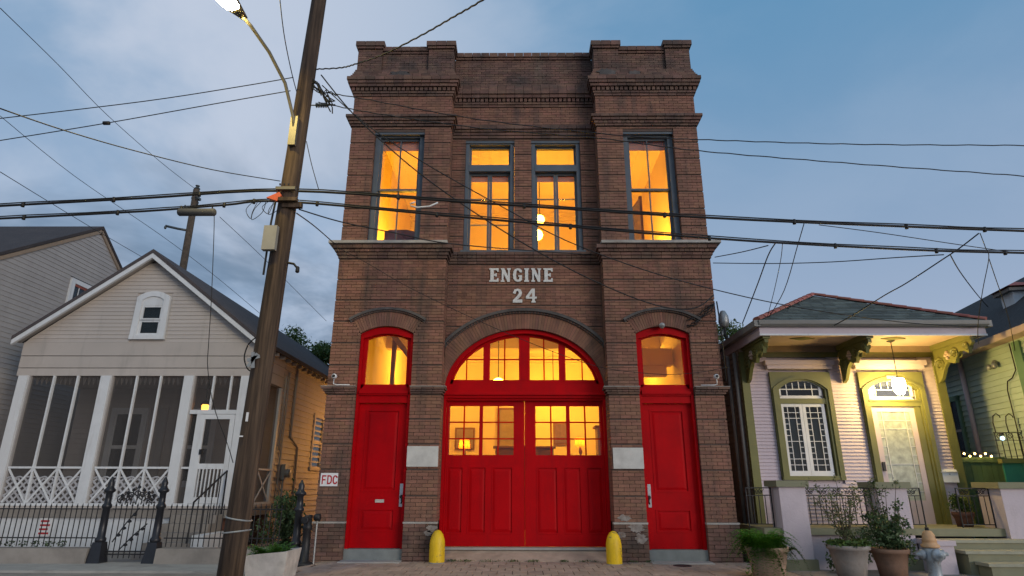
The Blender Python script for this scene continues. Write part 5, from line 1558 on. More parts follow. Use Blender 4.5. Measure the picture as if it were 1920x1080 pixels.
# pair of leaded casements with border panes
for k, (a, b) in enumerate(((5.425, 5.886), (5.892, 6.355))):
    cs = frame_rect('casement', 'white_paint', so, a, b, 1.52, 2.985, .065, PY - .04, PY + .0, .10)
    ga_, gb_ = a + .065, b - .065
    gz0, gz1 = 1.62, 2.92
    bx = (ga_ + .085, gb_ - .085)
    for x in bx:
        piece('muntin', 'white_paint', cs, x - .007, x + .007, PY - .034, PY - .016, gz0, gz1)
    for i, zz_ in enumerate(np.linspace(gz0, gz1, 12)[1:-1]):
        full = i in (0, 1, 4, 8, 9)
        for a2, b2 in (((ga_, gb_),) if full else ((ga_, bx[0]), (bx[1], gb_))):
            piece('muntin', 'white_paint', cs, a2, b2, PY - .032, PY - .018, zz_ - .006, zz_ + .006)
    piece('pane', 'pane_dark', cs, ga_, gb_, PY - .027, PY - .023, gz0, gz1)
    piece('curtain', 'curtain_blue', cs, ga_, gb_, PY + .005, PY + .012, gz0, gz1 - .2)
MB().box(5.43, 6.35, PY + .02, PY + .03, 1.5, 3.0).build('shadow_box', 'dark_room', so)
do, dc_, dhw = surround(D0, D1, PF, 3.28)
MB().box(D0 + .16, D1 - .16, PY - .07, PY + .02, 2.93, 3.07).box(D0 + .14, D1 - .14, PY - .09, PY, 3.03, 3.07).build('door_head', 'olive_paint', do)
transom(do, dc_ - .06, .50, 3.08, 3.37)
dr = frame_rect('front_door', 'pink_siding', do, 7.34, 8.24, PF, 2.93, .11, PY - .03, PY + .02, .45)
MB().box(7.45, 8.13, PY - .012, PY - .004, 1.05, 2.82).build('pane', 'etched_glass', dr)
for x in (7.55, 8.03):
    piece('muntin', 'white_paint', dr, x - .008, x + .008, PY - .024, PY - .012, 1.05, 2.82)
for i, zz_ in enumerate(np.linspace(1.05, 2.82, 11)[1:-1]):
    for a2, b2 in (((7.45, 8.13),) if i in (3, 7) else ((7.45, 7.55), (8.03, 8.13)) if i != 8 else ((7.45, 8.13),)):
        piece('muntin', 'white_paint', dr, a2, b2, PY - .022, PY - .013, zz_ - .006, zz_ + .006)
piece('door_side_panel', 'olive_paint', do, 8.24, 8.36, PY - .05, PY + .02, PF, 2.93)
piece('lock_box', 'iron', dr, 7.365, 7.42, PY - .06, PY - .03, 1.62, 1.80)
piece('number_plaque', 'galvanized', do, 7.74, 7.94, PY - .115, PY - .105, 3.50, 3.575)
# pendant over the porch
t = thing('porch_pendant', 'bright white schoolhouse pendant lamp over the pink porch', 'lamp', (7.70, .45, 3.1))
MB().lathe((7.70, .45, 3.28), [(.03, .17), (.075, .165), (.115, .13), (.12, .06), (.12, .0), (.105, -.08), (.075, -.15), (.03, -.165), (0, -.165)], 18).build('globe', 'glow_porch', t, True)
MB().tube([(7.70, .45, 3.44), (7.70, .45, 4.235)], .009, 6).lathe((7.70, .45, 4.20), [(.02, 0), (.075, .02), (.08, .035)], 14).build('stem', 'iron', t)
MB().lathe((7.70, .45, 3.43), [(.045, 0), (.05, .02), (.02, .05)], 12).build('cap', 'iron', t)
t = thing('mailbox', 'pale blue metal mailbox on pink clapboards beside the door', 'mailbox', (8.67, .92, 1.4))
MB().prism([(.90, 1.40), (.90, 1.60), (.93, 1.655), (.975, 1.66), (.975, 1.40)], 8.49, 8.83, 'yz').build('body', 'white_paint', t)
MB().box(8.485, 8.835, .885, .90, 1.59, 1.61).lathe((8.66, .888, 1.56), [(.012, 0), (.012, .012)], 8, 'y').build('lid', 'galvanized', t)

# porch platform, stucco piers, steps, railings
PO = thing('porch_platform', 'pink stucco porch base with olive ledge', 'porch', (7, .3, -.1))
MB().box(5.15, 7.0, EY + .05, PY, -.1, .49).build('base_wall', 'pink_stucco', PO)
MB().box(4.3, 7.35, EY - .04, PY, .49, .60).box(7.35, 9.6, EY - .02, PY, .47, .601).build('ledge', 'olive_cement', PO)
def stucco_pier(label, x0, x1, y0, y1, z1, base=True):
    t = thing('stucco_pier', label, 'pier', ((x0 + x1) / 2, y0, -.1))
    MB().box(x0 + .03, x1 - .03, y0 + .03, y1 - .03, .09 if base else -.1, z1 - .11).build('shaft', 'pink_stucco', t)
    MB().box(x0 - .025, x1 + .025, y0 - .025, y1 + .025, z1 - .11, z1).build('cap', 'olive_cement', t)
    if base:
        MB().box(x0 - .015, x1 + .015, y0 - .015, y1 + .015, -.1, .09).build('base', 'olive_cement', t)
stucco_pier('tall pink stucco pier with olive cap behind the fern pot', 4.60, 5.14, -.42, .12, 1.42)
stucco_pier('pink stucco pier with olive cap half hidden by the vine', 6.42, 7.02, -.36, .20, 1.40)
stucco_pier('wide pink stucco pier at right beyond the steps', 8.60, 10.2, -.45, .2, 1.40, False)
ST = thing('porch_stairs', 'olive cement stairs with pink sides up to the porch', 'stairs', (8.0, -.9, -.1))
lv = [.44, .29, .13]
for i, zt in enumerate(lv):
    MB().box(7.33 + .12 * i, 10.0, EY - .32 * (i + 1), EY - .02 - .32 * i, -.1, zt - .05).build('riser_block', 'olive_cement', ST)
    MB().box(7.28 + .12 * i, 10.0, EY - .32 * (i + 1) - .03, EY - .021 - .32 * i, zt - .05, zt).build('tread', 'tread_cement', ST)
MB().box(7.02, 7.30, EY - .55, EY - .03, -.1, .36).box(6.99, 7.33, EY - .58, EY - .03, .36, .44).build('cheek_wall', 'pink_stucco', ST)
def porch_rail(label, a, b, y, z0=.60, z1=1.30, scroll=True, step=.105):
    t = thing('porch_railing', label, 'railing', ((a + b) / 2, y, z0))
    MB().box(a, b, y - .015, y + .015, z1 - .02, z1).box(a, b, y - .008, y + .008, z1 - .15, z1 - .135).box(a, b, y - .01, y + .01, z0 + .05, z0 + .065).build('rail', 'iron', t)
    n = max(2, round((b - a) / step))
    for i in range(n + 1):
        x = a + (b - a) * i / n
        MB().tube([(x, y, z0 + (.0 if i in (0, n) else .06)), (x, y, z1 - (.0 if i in (0, n) else .14))], .013 if i in (0, n) else .0085, 5).build('baluster', 'iron', t)
    if scroll:
        m_ = MB()
        k = max(1, int((b - a) / .24))
        for i in range(k):
            x = a + (b - a) * (i + .5) / k
            for sg in (1, -1):
                m_.tube(spiral(x + sg * .045, z1 - .075, .045, .008, math.pi / 2, sg * 1.3, y), .007, 4)
            m_.tube([(x - .11, y, z1 - .03), (x, y, z1 - .12), (x + .11, y, z1 - .03)], .006, 4)
        m_.build('scrollwork', 'iron', t)
porch_rail('short iron railing between the brick wall and the tall pier', 4.12, 4.58, -.12)
porch_rail('scrolled iron railing behind the rosemary pot', 5.16, 6.42, -.12)
porch_rail('short iron railing between vine pier and porch stairs', 7.04, 7.36, -.10)
porch_rail('iron railing on the porch beside the potted plant', 8.02, 8.62, -.12)

# ------------------------------------------------------------------ mint green house and gate at far right
MH = thing('mint_house', 'mint green clapboard house with dark roof at right edge', 'building', (10.3, 2.5, 0))
dv = Vector((math.sin(R(9)), math.cos(R(9)), 0)); nvv = Vector((-dv.y, dv.x, 0))
P0 = Vector((10.3, 2.5, 0))
def mp(s, o, z):
    """point on the mint wall: s along the wall (back positive), o out toward the viewer, z up"""
    p = P0 + dv * s + nvv * o
    return (p.x, p.y, z)
def mbox(s0, s1, o0, o1, z0, z1):
    vs_ = [mp(s, o, z) for z in (z0, z1) for s, o in ((s0, o0), (s1, o0), (s1, o1), (s0, o1))]
    return MB().add(vs_, [(0, 3, 2, 1), (4, 5, 6, 7), (0, 1, 5, 4), (1, 2, 6, 5), (2, 3, 7, 6), (3, 0, 4, 7)])
SA, SB = -3.4, 8.0
fix_normals(mbox(SA, SB, -.06, -4.0, -.1, 4.2).build('house_body', 'mint_siding', MH))
z = 1.2
while z < 4.12:
    vs_ = [mp(SA, .022, z), mp(SB, .022, z), mp(SB, .0, z + .122), mp(SA, .0, z + .122), mp(SA, -.07, z), mp(SB, -.07, z), mp(SB, -.07, z + .122), mp(SA, -.07, z + .122)]
    fix_normals(MB().add(vs_, [(0, 1, 2, 3), (0, 4, 5, 1), (3, 2, 6, 7), (0, 3, 7, 4), (1, 5, 6, 2)]).build('clapboard', 'mint_siding', MH))
    z += .12
fix_normals(mbox(SA - .2, SB, -.02, .28, 4.14, 4.20).build('soffit', 'tan_soffit', MH))
fix_normals(mbox(SA - .2, SB, .28, .36, 4.12, 4.25).build('gutter', 'tan_soffit', MH))
rr = MB().add([mp(SA - .3, .32, 4.24), mp(SB, .32, 4.24), mp(SB, -2.6, 6.5), mp(SA + 2.4, -2.6, 6.5), mp(SA - .3, -5.5, 4.24), mp(SB, -5.5, 4.24)], [(0, 1, 2, 3), (0, 3, 4), (3, 2, 5, 4), (0, 4, 5, 1)])
fix_normals(rr.build('roof', 'dark_shingle', MH))
ch = thing('brick_chimney', 'pale chimney with tiled cap on the dark roof', 'chimney', mp(-1.0, -1.2, 5.1))
fix_normals(mbox(-1.2, -.75, -1.0, -1.5, 4.9, 5.55).build('stack', 'white_paint', ch))
fix_normals(mbox(-1.3, -.65, -.9, -1.6, 5.55, 5.62).build('cap_slab', 'concrete', ch))
c0 = [mp(-1.35, -.85, 5.65), mp(-.60, -.85, 5.65), mp(-.60, -1.65, 5.65), mp(-1.35, -1.65, 5.65), mp(-.98, -1.25, 5.84)]
fix_normals(MB().add(c0, [(0, 1, 4), (1, 2, 4), (2, 3, 4), (3, 0, 4), (0, 3, 2, 1)]).build('cap', 'terracotta', ch))
# window with bars
wi = MB()
for s0, s1, z0, z1 in ((-.1, 0, 1.9, 3.35), (1.0, 1.1, 1.9, 3.35), (-.1, 1.1, 3.25, 3.37), (-.15, 1.15, 1.83, 1.92)):
    b = mbox(s0, s1, .0, .07, z0, z1); wi.add(b.v, b.f)
win = fix_normals(wi.build('window', 'green_trim', MH))
fix_normals(mbox(0, 1.0, .022, .03, 1.92, 3.25).build('pane', 'pane_dark', win))
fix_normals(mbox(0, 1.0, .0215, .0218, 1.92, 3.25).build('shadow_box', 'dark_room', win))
for k in range(1, 3):
    fix_normals(mbox(k / 3 - .012, k / 3 + .012, .03, .045, 1.92, 3.25).build('muntin', 'tan_soffit', win))
fix_normals(mbox(0, 1.0, .03, .05, 2.55, 2.60).build('muntin', 'tan_soffit', win))
MB().tube([mp(-.55, .07, 4.12), mp(-.55, .07, 1.6)], .05, 10).build('downpipe', 'pink_siding', MH, True)
fix_normals(mbox(-2.75, -2.5, -.02, .05, 1.5, 4.1).build('corner_board', 'green_trim', MH))
fix_normals(mbox(-3.6, -2.9, -.02, .05, 3.2, 3.75).build('shutter', 'gate_teal', MH))
sp = thing('wall_floodlight', 'twin floodlight fixed high on the mint green wall', 'light', mp(-1.75, .06, 3.75))
MB().lathe(mp(-1.72, .12, 3.70), [(.0, -.02), (.05, 0), (.055, .06), (.02, .10), (0, .10)], 10).lathe(mp(-1.92, .12, 3.70), [(.0, -.02), (.05, 0), (.055, .06), (.02, .10), (0, .10)], 10).build('lamp_head', 'galvanized', sp, True)
MB().lathe(mp(-1.82, .05, 3.78), [(.06, -.03), (.06, .03), (.03, .09)], 10).build('mount', 'galvanized', sp, True)
cb = thing('wall_cable', 'black cable arching down the mint green wall', 'cable', mp(-2.3, .05, 3.0))
MB().tube([mp(-2.45, .05, 4.1), mp(-2.47, .06, 3.55), mp(-2.3, .06, 3.42), mp(-2.12, .06, 3.38), mp(-2.05, .06, 3.2), mp(-2.06, .06, 1.9)], .012, 6).build('cable', 'cable', cb)
# garden gate of green boards with a curled iron screen above it
GG = thing('garden_gate', 'green board gate closing the passage beside the pink house', 'gate', (9.4, 1.05, -.1))
for i in range(9):
    a = 9.03 + i * .105
    piece('board', 'gate_green', GG, a, a + .10, 1.05 + .004 * (i % 2), 1.08, -.1, 1.90 + .003 * (i % 3))
piece('ledge', 'gate_green', GG, 9.02, 9.98, 1.025, 1.10, 1.80, 1.87)
GP = thing('gate_panel', 'teal panelled gate at the right edge', 'gate', (10.3, .35, -.1))
for i in range(5):
    a = 9.36 + i * .36
    piece('board', 'gate_teal', GP, a, a + .352, .33, .36, -.1, 1.76)
piece('top_rail', 'olive_paint', GP, 9.32, 11.2, .28, .40, 1.76, 1.84)
SC = thing('iron_screen', 'black iron screen with curled tips above the teal gate', 'screen', (10.0, .45, 1.8))
for i in range(16):
    x = 9.42 + i * .115
    MB().tube([(x, .45, 1.84), (x, .45, 2.35)], .009, 5).build('picket', 'iron', SC)
for i in range(6):
    x = 9.45 + i * .26
    MB().tube([(x, .45, 2.35), (x - .01, .45, 2.55), (x + .02, .45, 2.68), (x + .09, .45, 2.73), (x + .15, .45, 2.69), (x + .16, .45, 2.65)], .011, 5).build('curl', 'iron', SC)
sm = MB().box(9.40, 11.2, .44, .46, 2.345, 2.36).box(9.40, 11.2, .44, .46, 2.20, 2.212).box(9.40, 11.2, .44, .46, 1.84, 1.855)
for i in range(8):
    sm.tube(spiral(9.5 + i * .22, 2.28, .06, .01, 0, 1.4, .45), .008, 4)
sm.build('rail', 'iron', SC)
sl = thing('string_lights', 'string of small warm bulbs along the gate top', 'string lights', (9.2, .95, 1.9))
pb = [(9.10 + i * .11, .98, 1.97 - (.05 if i % 2 else 0)) for i in range(6)]
MB().tube([(9.03, .99, 2.02)] + [(p[0], p[1], p[2] + .045) for p in pb] + [(9.9, .98, 1.97)], .006, 5).build('wire', 'cable', sl)
for p in pb:
    MB().lathe(p, sphere_prof(.018, 6), 8).build('bulb', 'glow_string', sl, True)
bl = thing('solar_light', 'small blue white light on the iron screen', 'light', (9.52, .40, 2.26))
MB().lathe((9.52, .40, 2.24), sphere_prof(.04, 6), 10).build('bulb', 'glow_blue', bl, True)
MB().lathe((9.52, .40, 2.30), [(.05, 0), (.03, .05), (.0, .06)], 10).build('cap', 'iron', bl)

# ------------------------------------------------------------------ pots, hydrant
def pot(t, x, y, z0, r0, r1, h, m, rim=.03):
    MB().lathe((x, y, z0), [(r0, 0), (r0 + (r1 - r0) * .5, h * .5), (r1, h - .07), (r1 + rim, h - .06), (r1 + rim, h), (r1 - .02, h), (r1 - .04, h - .05), (0, h - .05)], 28).build('pot', m, t, True)
    MB().lathe((x, y, z0 + h - .07), [(r1 - .03, 0), (r1 - .05, .03), (0, .045)], 20).build('soil', 'soil', t)
GZ = -.09
t = thing('potted_fern', 'square-shouldered pale concrete planter with ferns left of standpipe', 'potted plant', (-3.90, -2.1, GZ))
MB().add([(-4.13, -2.36, GZ), (-3.60, -2.36, GZ), (-3.60, -1.84, GZ), (-4.13, -1.84, GZ), (-4.19, -2.42, .33), (-3.55, -2.42, .385), (-3.55, -1.78, .385), (-4.19, -1.78, .33), (-4.14, -2.37, .33), (-3.60, -2.37, .38), (-3.60, -1.83, .38), (-4.14, -1.83, .33), (-4.14, -2.37, .25), (-3.60, -2.37, .25), (-3.60, -1.83, .25), (-4.14, -1.83, .25)],
         [(0, 1, 5, 4), (1, 2, 6, 5), (2, 3, 7, 6), (3, 0, 4, 7), (4, 5, 9, 8), (5, 6, 10, 9), (6, 7, 11, 10), (7, 4, 8, 11), (8, 9, 13, 12), (9, 10, 14, 13), (10, 11, 15, 14), (11, 8, 12, 15)]).build('pot', 'pot_concrete', t)
MB().box(-4.14, -3.60, -2.37, -1.83, .24, .29).build('soil', 'soil', t)
def fronds(cx, cy, cz, n, L, seed, spread=1.0, droop=.6, up=.9, leaf=.035):
    g_ = np.random.default_rng(seed); out = []
    for i in range(n):
        a = g_.uniform(0, 2 * math.pi); l = L * g_.uniform(.5, 1.1); u0 = up * g_.uniform(.5, 1.1)
        base = np.array([cx, cy, cz]) + np.array([math.cos(a), math.sin(a), 0]) * g_.uniform(0, .5) * spread * .3
        m_ = 26
        for k in range(m_):
            f = (k + 1) / m_
            p = base + np.array([math.cos(a) * f * l * spread, math.sin(a) * f * l * spread, u0 * l * f - droop * l * f * f * 1.5])
            for sg in (-1, 1):
                sd_ = np.array([-math.sin(a) * sg, math.cos(a) * sg, g_.uniform(-.5, .3)]); sd_ /= np.linalg.norm(sd_)
                tl = leaf * (1.15 - f * .7)
                w_ = np.array([math.cos(a), math.sin(a), .3]) * tl * .28
                out += [p, p + sd_ * tl * .5 + w_, p + sd_ * tl * 1.3, p + sd_ * tl * .5 - w_]
    return np.array(out)
leaf_object('foliage', fronds(-3.90, -2.1, .28, 100, .27, 3, 1.0, .35, 1.25, .045), 'leaf_fern', t)
t = thing('potted_fern', 'round clay pot overflowing with bright asparagus fern', 'potted plant', (3.73, -1.85, GZ))
pot(t, 3.73, -1.85, GZ, .22, .30, .52, 'pot_clay')
leaf_object('foliage', np.concatenate([fronds(3.68, -1.85, .42, 260, .46, 5, 1.0, .9, 1.5, .05), fronds(3.62, -2.05, .44, 60, .56, 7, .7, 2.2, .9, .055)]), 'leaf_fern', t)
leaf_object('trailing_sprigs', fronds(3.98, -1.95, .40, 26, .46, 6, .8, 1.5, .7, .045), 'leaf_olive', t)
t = thing('potted_shrub', 'tall airy shrub in clay pot with green ground cover', 'potted plant', (5.15, -1.55, GZ))
pot(t, 5.15, -1.55, GZ, .20, .29, .52, 'pot_gray')
def stems(t, x, y, z, n, H, sp, seed, r=.009):
    g_ = random.Random(seed); tips = []
    m_ = MB()
    for i in range(n):
        a = g_.uniform(0, 6.28); h = H * g_.uniform(.6, 1.05); s_ = sp * g_.uniform(.3, 1.0)
        p = [(x + math.cos(a) * s_ * f ** 1.3 + g_.uniform(-.015, .015), y + math.sin(a) * s_ * f ** 1.3 * .6, z + h * f - .12 * s_ * f * f) for f in (0, .25, .5, .75, 1)]
        m_.tube(p, r, 5, True, r * .35)
        tips += p[1:]
    m_.build('stems', 'twig', t)
    return tips
tp = stems(t, 5.15, -1.55, .40, 13, 1.05, .55, 8)
leaf_object('foliage', leaves([(p[0], p[1], p[2], .10, .09, .12) for p in tp], 1500, .046, seed=11, aspect=2.6, shell=.1), 'leaf_olive', t)
leaf_object('ground_cover', leaves([(5.15 + .22 * math.cos(a), -1.55 + .22 * math.sin(a), .45, .13, .12, .06) for a in np.linspace(0, 6.28, 9)], 900, .055, seed=12, aspect=1.3, flat=.5), 'leaf_mid', t)
t = thing('potted_shrub', 'dark bushy plant in brown clay pot beside the hydrant', 'potted plant', (5.86, -1.45, GZ))
pot(t, 5.86, -1.45, GZ, .19, .26, .46, 'pot_rust')
tp = stems(t, 5.86, -1.45, .36, 10, .55, .40, 18)
leaf_object('foliage', leaves([(5.86, -1.45, .52, .34, .30, .16), (6.02, -1.5, .42, .26, .2, .14), (5.72, -1.4, .62, .25, .2, .16)] + [(p[0], p[1], p[2], .09, .09, .1) for p in tp], 2800, .055, seed=19, aspect=2.0, shell=.1), 'leaf_dark', t)
t = thing('vine_shrub', 'dark leafy shrub climbing the vine pier', 'shrub', (6.3, -.7, GZ))
tp = stems(t, 6.35, -.68, GZ, 14, 1.45, .50, 28, .011)
leaf_object('foliage', leaves([(p[0], p[1], p[2], .10, .08, .10) for p in tp], 1500, .05, seed=29, aspect=2.2, shell=.1), 'leaf_dark', t)
leaf_object('base_foliage', leaves([(5.85, -.75, .35, .35, .22, .30), (6.35, -.8, .25, .35, .25, .25), (5.45, -.7, .1, .3, .2, .2)], 2600, .06, seed=30, shell=.2), 'leaf_dark', t)
t = thing('potted_plant', 'small plant in brown basket pot on the porch landing', 'potted plant', (8.32, .25, .60))
pot(t, 8.32, .25, .60, .13, .17, .26, 'pot_brown', .015)
leaf_object('foliage', leaves([(8.32, .25, .98, .22, .18, .14), (8.2, .2, 1.1, .12, .1, .12)], 700, .06, seed=33, shell=.1), 'leaf_mid', t)
t = thing('base_shrub', 'low dark shrubs at the left house corner behind the planter', 'shrub', (-4.95, 1.3, 0))
tp = stems(t, -4.75, .9, -.05, 10, 1.3, .4, 38, .01)
leaf_object('foliage', leaves([(-4.85, 1.0, .9, .35, .3, .4), (-4.6, .8, .5, .3, .3, .4), (-5.2, 1.2, .4, .4, .3, .35)] + [(p[0], p[1], p[2], .12, .12, .12) for p in tp], 2600, .075, seed=39, shell=.2), 'leaf_dark', t)
# hydrant
hx, hy = 6.36, -1.72
t = thing('fire_hydrant', 'silver fire hydrant with faded orange bonnet', 'hydrant', (hx, hy, GZ))
MB().lathe((hx, hy, GZ), [(.15, 0), (.15, .035), (.11, .05), (.095, .10), (.095, .28), (.115, .30), (.125, .34), (.125, .44), (.115, .48), (.10, .50)], 20).build('barrel', 'hydrant_silver', t, True)
MB().lathe((hx, hy, GZ + .50), [(.125, 0), (.13, .012), (.13, .04), (.105, .055), (.10, .09), (.105, .095), (.095, .13), (.085, .19), (.06, .235), (.03, .25)], 20).build('bonnet', 'hydrant_orange', t, True)
MB().lathe((hx, hy, GZ + .745), [(.03, 0), (.03, .05), (.0, .052)], 5).build('operating_nut', 'iron', t)
MB().lathe((hx - .10, hy, GZ + .40), [(.055, .0), (.06, -.02), (.075, -.03), (.075, -.07), (.05, -.09), (.028, -.11), (.028, -.15), (0, -.15)][::-1], 14, 'x').build('hose_outlet', 'hydrant_silver', t, True)
MB().lathe((hx + .10, hy, GZ + .40), [(.055, .0), (.06, .02), (.075, .03), (.075, .07), (.05, .09), (.028, .11), (.028, .15), (0, .15)], 14, 'x').build('hose_outlet', 'hydrant_silver', t, True)
MB().lathe((hx, hy - .10, GZ + .40), [(0, -.14), (.03, -.14), (.03, -.10), (.07, -.08), (.09, -.06), (.09, -.02), (.07, .0)], 16, 'y').build('pumper_outlet', 'hydrant_silver', t, True)

# ------------------------------------------------------------------ trees behind
def tree(label, x, y, h, clumps, n, size, seed):
    t = thing('tree', label, 'tree', (x, y, -.1))
    tr = MB().tube([(x, y, -.1), (x + .1, y, h * .3), (x, y + .1, h * .55), (x + .05, y, h * .8)], .2, 8, True, .06)
    for c in clumps[:6]:
        tr.tube([(x, y, h * .45), ((x + c[0]) / 2, (y + c[1]) / 2, (h * .5 + c[2]) / 2), (c[0], c[1], c[2])], .06, 6, True, .015)
    tr.build('trunk', 'bark', t)
    leaf_object('crown', leaves(clumps, n, size, seed=seed, aspect=3.0, shell=.25), 'leaf_mid', t)
g = random.Random(77)
cl = [(-9.1 + g.uniform(-1.5, 1.9), 15.0 + g.uniform(-1, 1), 7.35 + g.uniform(-1.3, .35), g.uniform(.4, .75), .6, g.uniform(.3, .55)) for i in range(30)]
tree('leafy tree behind the cream house beside the firehouse', -9.0, 15.0, 8.2, cl, 9000, .17, 51)
cl = [(8.3 + g.uniform(-1.3, 1.0), 10.0 + g.uniform(-.8, .8), 6.4 + g.uniform(-1.2, .35), g.uniform(.35, .6), .5, g.uniform(.3, .5)) for i in range(22)]
tree('dark leafy tree between the firehouse and pink house', 8.2, 10.0, 7.0, cl, 6000, .15, 52)

def smooth_path(pts, n=5):
    """Catmull-Rom through the points"""
    P_ = [Vector(p) for p in pts]; out = []
    for i in range(len(P_) - 1):
        a, b, c, d = P_[max(i - 1, 0)], P_[i], P_[i + 1], P_[min(i + 2, len(P_) - 1)]
        for k in range(n):
            t_ = k / n
            out.append(.5 * ((2 * b) + (c - a) * t_ + (2 * a - 5 * b + 4 * c - d) * t_ ** 2 + (3 * b - a - 3 * c + d) * t_ ** 3))
    out.append(P_[-1])
    return out
# ------------------------------------------------------------------ utility pole, street lamp, cables
UP = thing('utility_pole', 'tall dark wooden utility pole in front of the cream house', 'pole', (-4.12, -3.0, GZ))
def pole_x(z):
    return -4.11 + .026 * z
pp = MB().tube([(pole_x(z), -3.0, z) for z in np.linspace(GZ, 13, 14)], [.172 - .0042 * z for z in np.linspace(0, 13, 14)], 18)
pp.build('shaft', 'pole_wood', UP, True)
MB().box(-4.19, -3.98, -3.24, -3.14, 4.86, 5.27).build('junction_box', 'box_gray', UP)
MB().box(-4.02, -3.72, -3.26, -3.17, 5.70, 5.76).box(-3.98, -3.66, -3.18, -3.1, 5.62, 5.70).build('cable_bracket', 'pole_wood', UP)
MB().box(-4.10, -3.78, -3.22, -3.15, 5.92, 5.97).build('cable_bracket', 'lamp_metal', UP)
for k in range(3):
    MB().lathe((-4.04 + k * .07, -3.20, 6.0), [(.012, 0), (.014, .03), (0, .035)], 8).build('bolt', 'iron', UP)
MB().prism([(-4.22, 5.76), (-4.02, 5.86), (-3.98, 5.80), (-4.04, 5.70)], -3.24, -3.17, 'xz').build('warning_sleeve', 'orange_tag', UP)
MB().tube([(pole_x(.86) + .175 * math.cos(a), -3.0 + .175 * math.sin(a), .87 - .03 * math.cos(a)) for a in np.linspace(0, 6.28, 20)], .012, 6).tube([(pole_x(.70) + .18 * math.cos(a), -3.0 + .18 * math.sin(a), .70 + .02 * math.cos(a)) for a in np.linspace(0, 6.28, 20)], .012, 6).build('steel_band', 'galvanized', UP)
for p, q in (((-4.19, 3.10), (-4.01, 3.16)), ((-4.12, 3.22), (-4.09, 2.98)), ((-4.17, 3.0), (-4.05, 3.2))):
    MB().bar((p[0], -3.185, p[1]), (q[0], -3.185, q[1]), .05, .015).build('reflector_tag', 'galvanized', UP)
MB().box(-4.10, -4.07, -3.18, -3.16, 2.2, 2.33).build('number_tag', 'sign_white', UP)
MB().box(-4.16, -4.11, -3.18, -3.16, 1.98, 2.0).build('number_tag', 'sign_white', UP)
MB().tube([(pole_x(5.9) - .17, -3.05, 6.0), (pole_x(4.8) - .18, -3.06, 5.4), (pole_x(4.0) - .175, -3.05, 4.5)], .018, 6).build('riser_cable', 'cable', UP)
MB().tube([(pole_x(4.4) + .16, -3.0, 4.72), (pole_x(4.4) + .26, -3.0, 4.70), (pole_x(4.4) + .33, -3.0, 4.62)], .02, 6).lathe((pole_x(4.4) + .33, -3.0, 4.55), [(.02, 0), (.035, .02), (.03, .09), (.01, .11)], 8).build('cable_end', 'cable', UP)
gg = random.Random(12)
tw = MB()
for k in range(9):
    z0 = 8.1 + gg.uniform(-.15, .15)
    p = [(pole_x(8) + .13, -3.05, z0)]
    for i in range(1, 6):
        p.append((pole_x(8) + .13 + .085 * i * gg.uniform(.8, 1.15), -3.0 + gg.uniform(-.1, .05), z0 - .085 * i * gg.uniform(.6, 1.3) + gg.uniform(-.07, .07)))
    tw.tube(p, .011, 5)
tw.build('wire_tangle', 'cable', UP)
ins = MB()
ins.lathe((pole_x(7.6) + .22, -3.0, 7.66), [(.01, -.1), (.012, 0)] + [(r_, .01 + .03 * k + d_) for k in range(7) for r_, d_ in ((.02, 0), (.05, .012), (.02, .02))] + [(.01, .26), (.01, .34)], 10, 'x')
ins.build('strain_insulator', 'insulator', UP)
tw = MB()
for k in range(4):
    x0_, dr_ = -4.2 - .13 * k, gg.uniform(.12, .34)
    p = [(x0_ + .1, -3.05, 5.80), (x0_ - .02, -3.05, 5.76 - dr_ * .5), (x0_ + gg.uniform(-.05, .1), -3.06, 5.72 - dr_), (x0_ + gg.uniform(.05, .2), -3.04, 5.74 - dr_ * .55), (x0_ + .16, -3.05, 5.8)]
    tw.tube(smooth_path(p), .006, 4)
tw.build('loose_wires', 'cable', UP)
# street lamp on its arm
SL = thing('street_lamp', 'lit cobra head street lamp on a long arm from the wooden pole', 'street lamp', (-4.0, -3.15, 7.0))
arm = [(-3.93, -3.17, 6.95), (-3.95, -3.22, 7.25), (-4.05, -3.50, 7.75), (-4.20, -3.90, 8.05), (-4.36, -4.30, 8.23), (-4.42, -4.45, 8.26)]
MB().tube(arm, .028, 10).build('arm', 'lamp_metal', SL, True)
MB().box(-4.0, -3.88, -3.22, -3.14, 6.75, 7.3).build('bracket', 'lamp_metal', SL)
hd = Vector((-.36, -.90, .12)).normalized(); hs_ = hd.cross(Vector((0, 0, 1))).normalized(); hu = hs_.cross(hd)
hb = Vector(arm[-1])
def hp(a, b, c):
    return hb + hd * a + hs_ * b + hu * c
head = MB()
secs = [(-.04, .05, .05), (.10, .10, .075), (.25, .155, .10), (.45, .17, .105), (.60, .13, .08), (.66, .05, .04)]
vs_ = []
for a, w_, h_ in secs:
    for k in range(10):
        an = math.pi * k / 9
        vs_.append(hp(a, w_ * math.cos(an), h_ * math.sin(an)))
fs_ = [(i * 10 + k, i * 10 + k + 1, (i + 1) * 10 + k + 1, (i + 1) * 10 + k) for i in range(5) for k in range(9)] + [(i * 10 + 9, i * 10, (i + 1) * 10, (i + 1) * 10 + 9) for i in range(5)]
fix_normals(head.add(vs_, fs_).build('lamp_head', 'lamp_metal', SL, True))
lens = MB(); vs_ = []
for a, w_, h_ in ((.16, .07, .0), (.22, .12, .05), (.34, .14, .08), (.46, .13, .07), (.54, .08, .02)):
    for k in range(9):
        an = math.pi * k / 8
        vs_.append(hp(a, w_ * math.cos(an), -.004 - h_ * math.sin(an)))
lens.add(vs_, [(i * 9 + k, i * 9 + k + 1, (i + 1) * 9 + k + 1, (i + 1) * 9 + k) for i in range(4) for k in range(8)])
lens.build('lens', 'glow_street', SL, True)
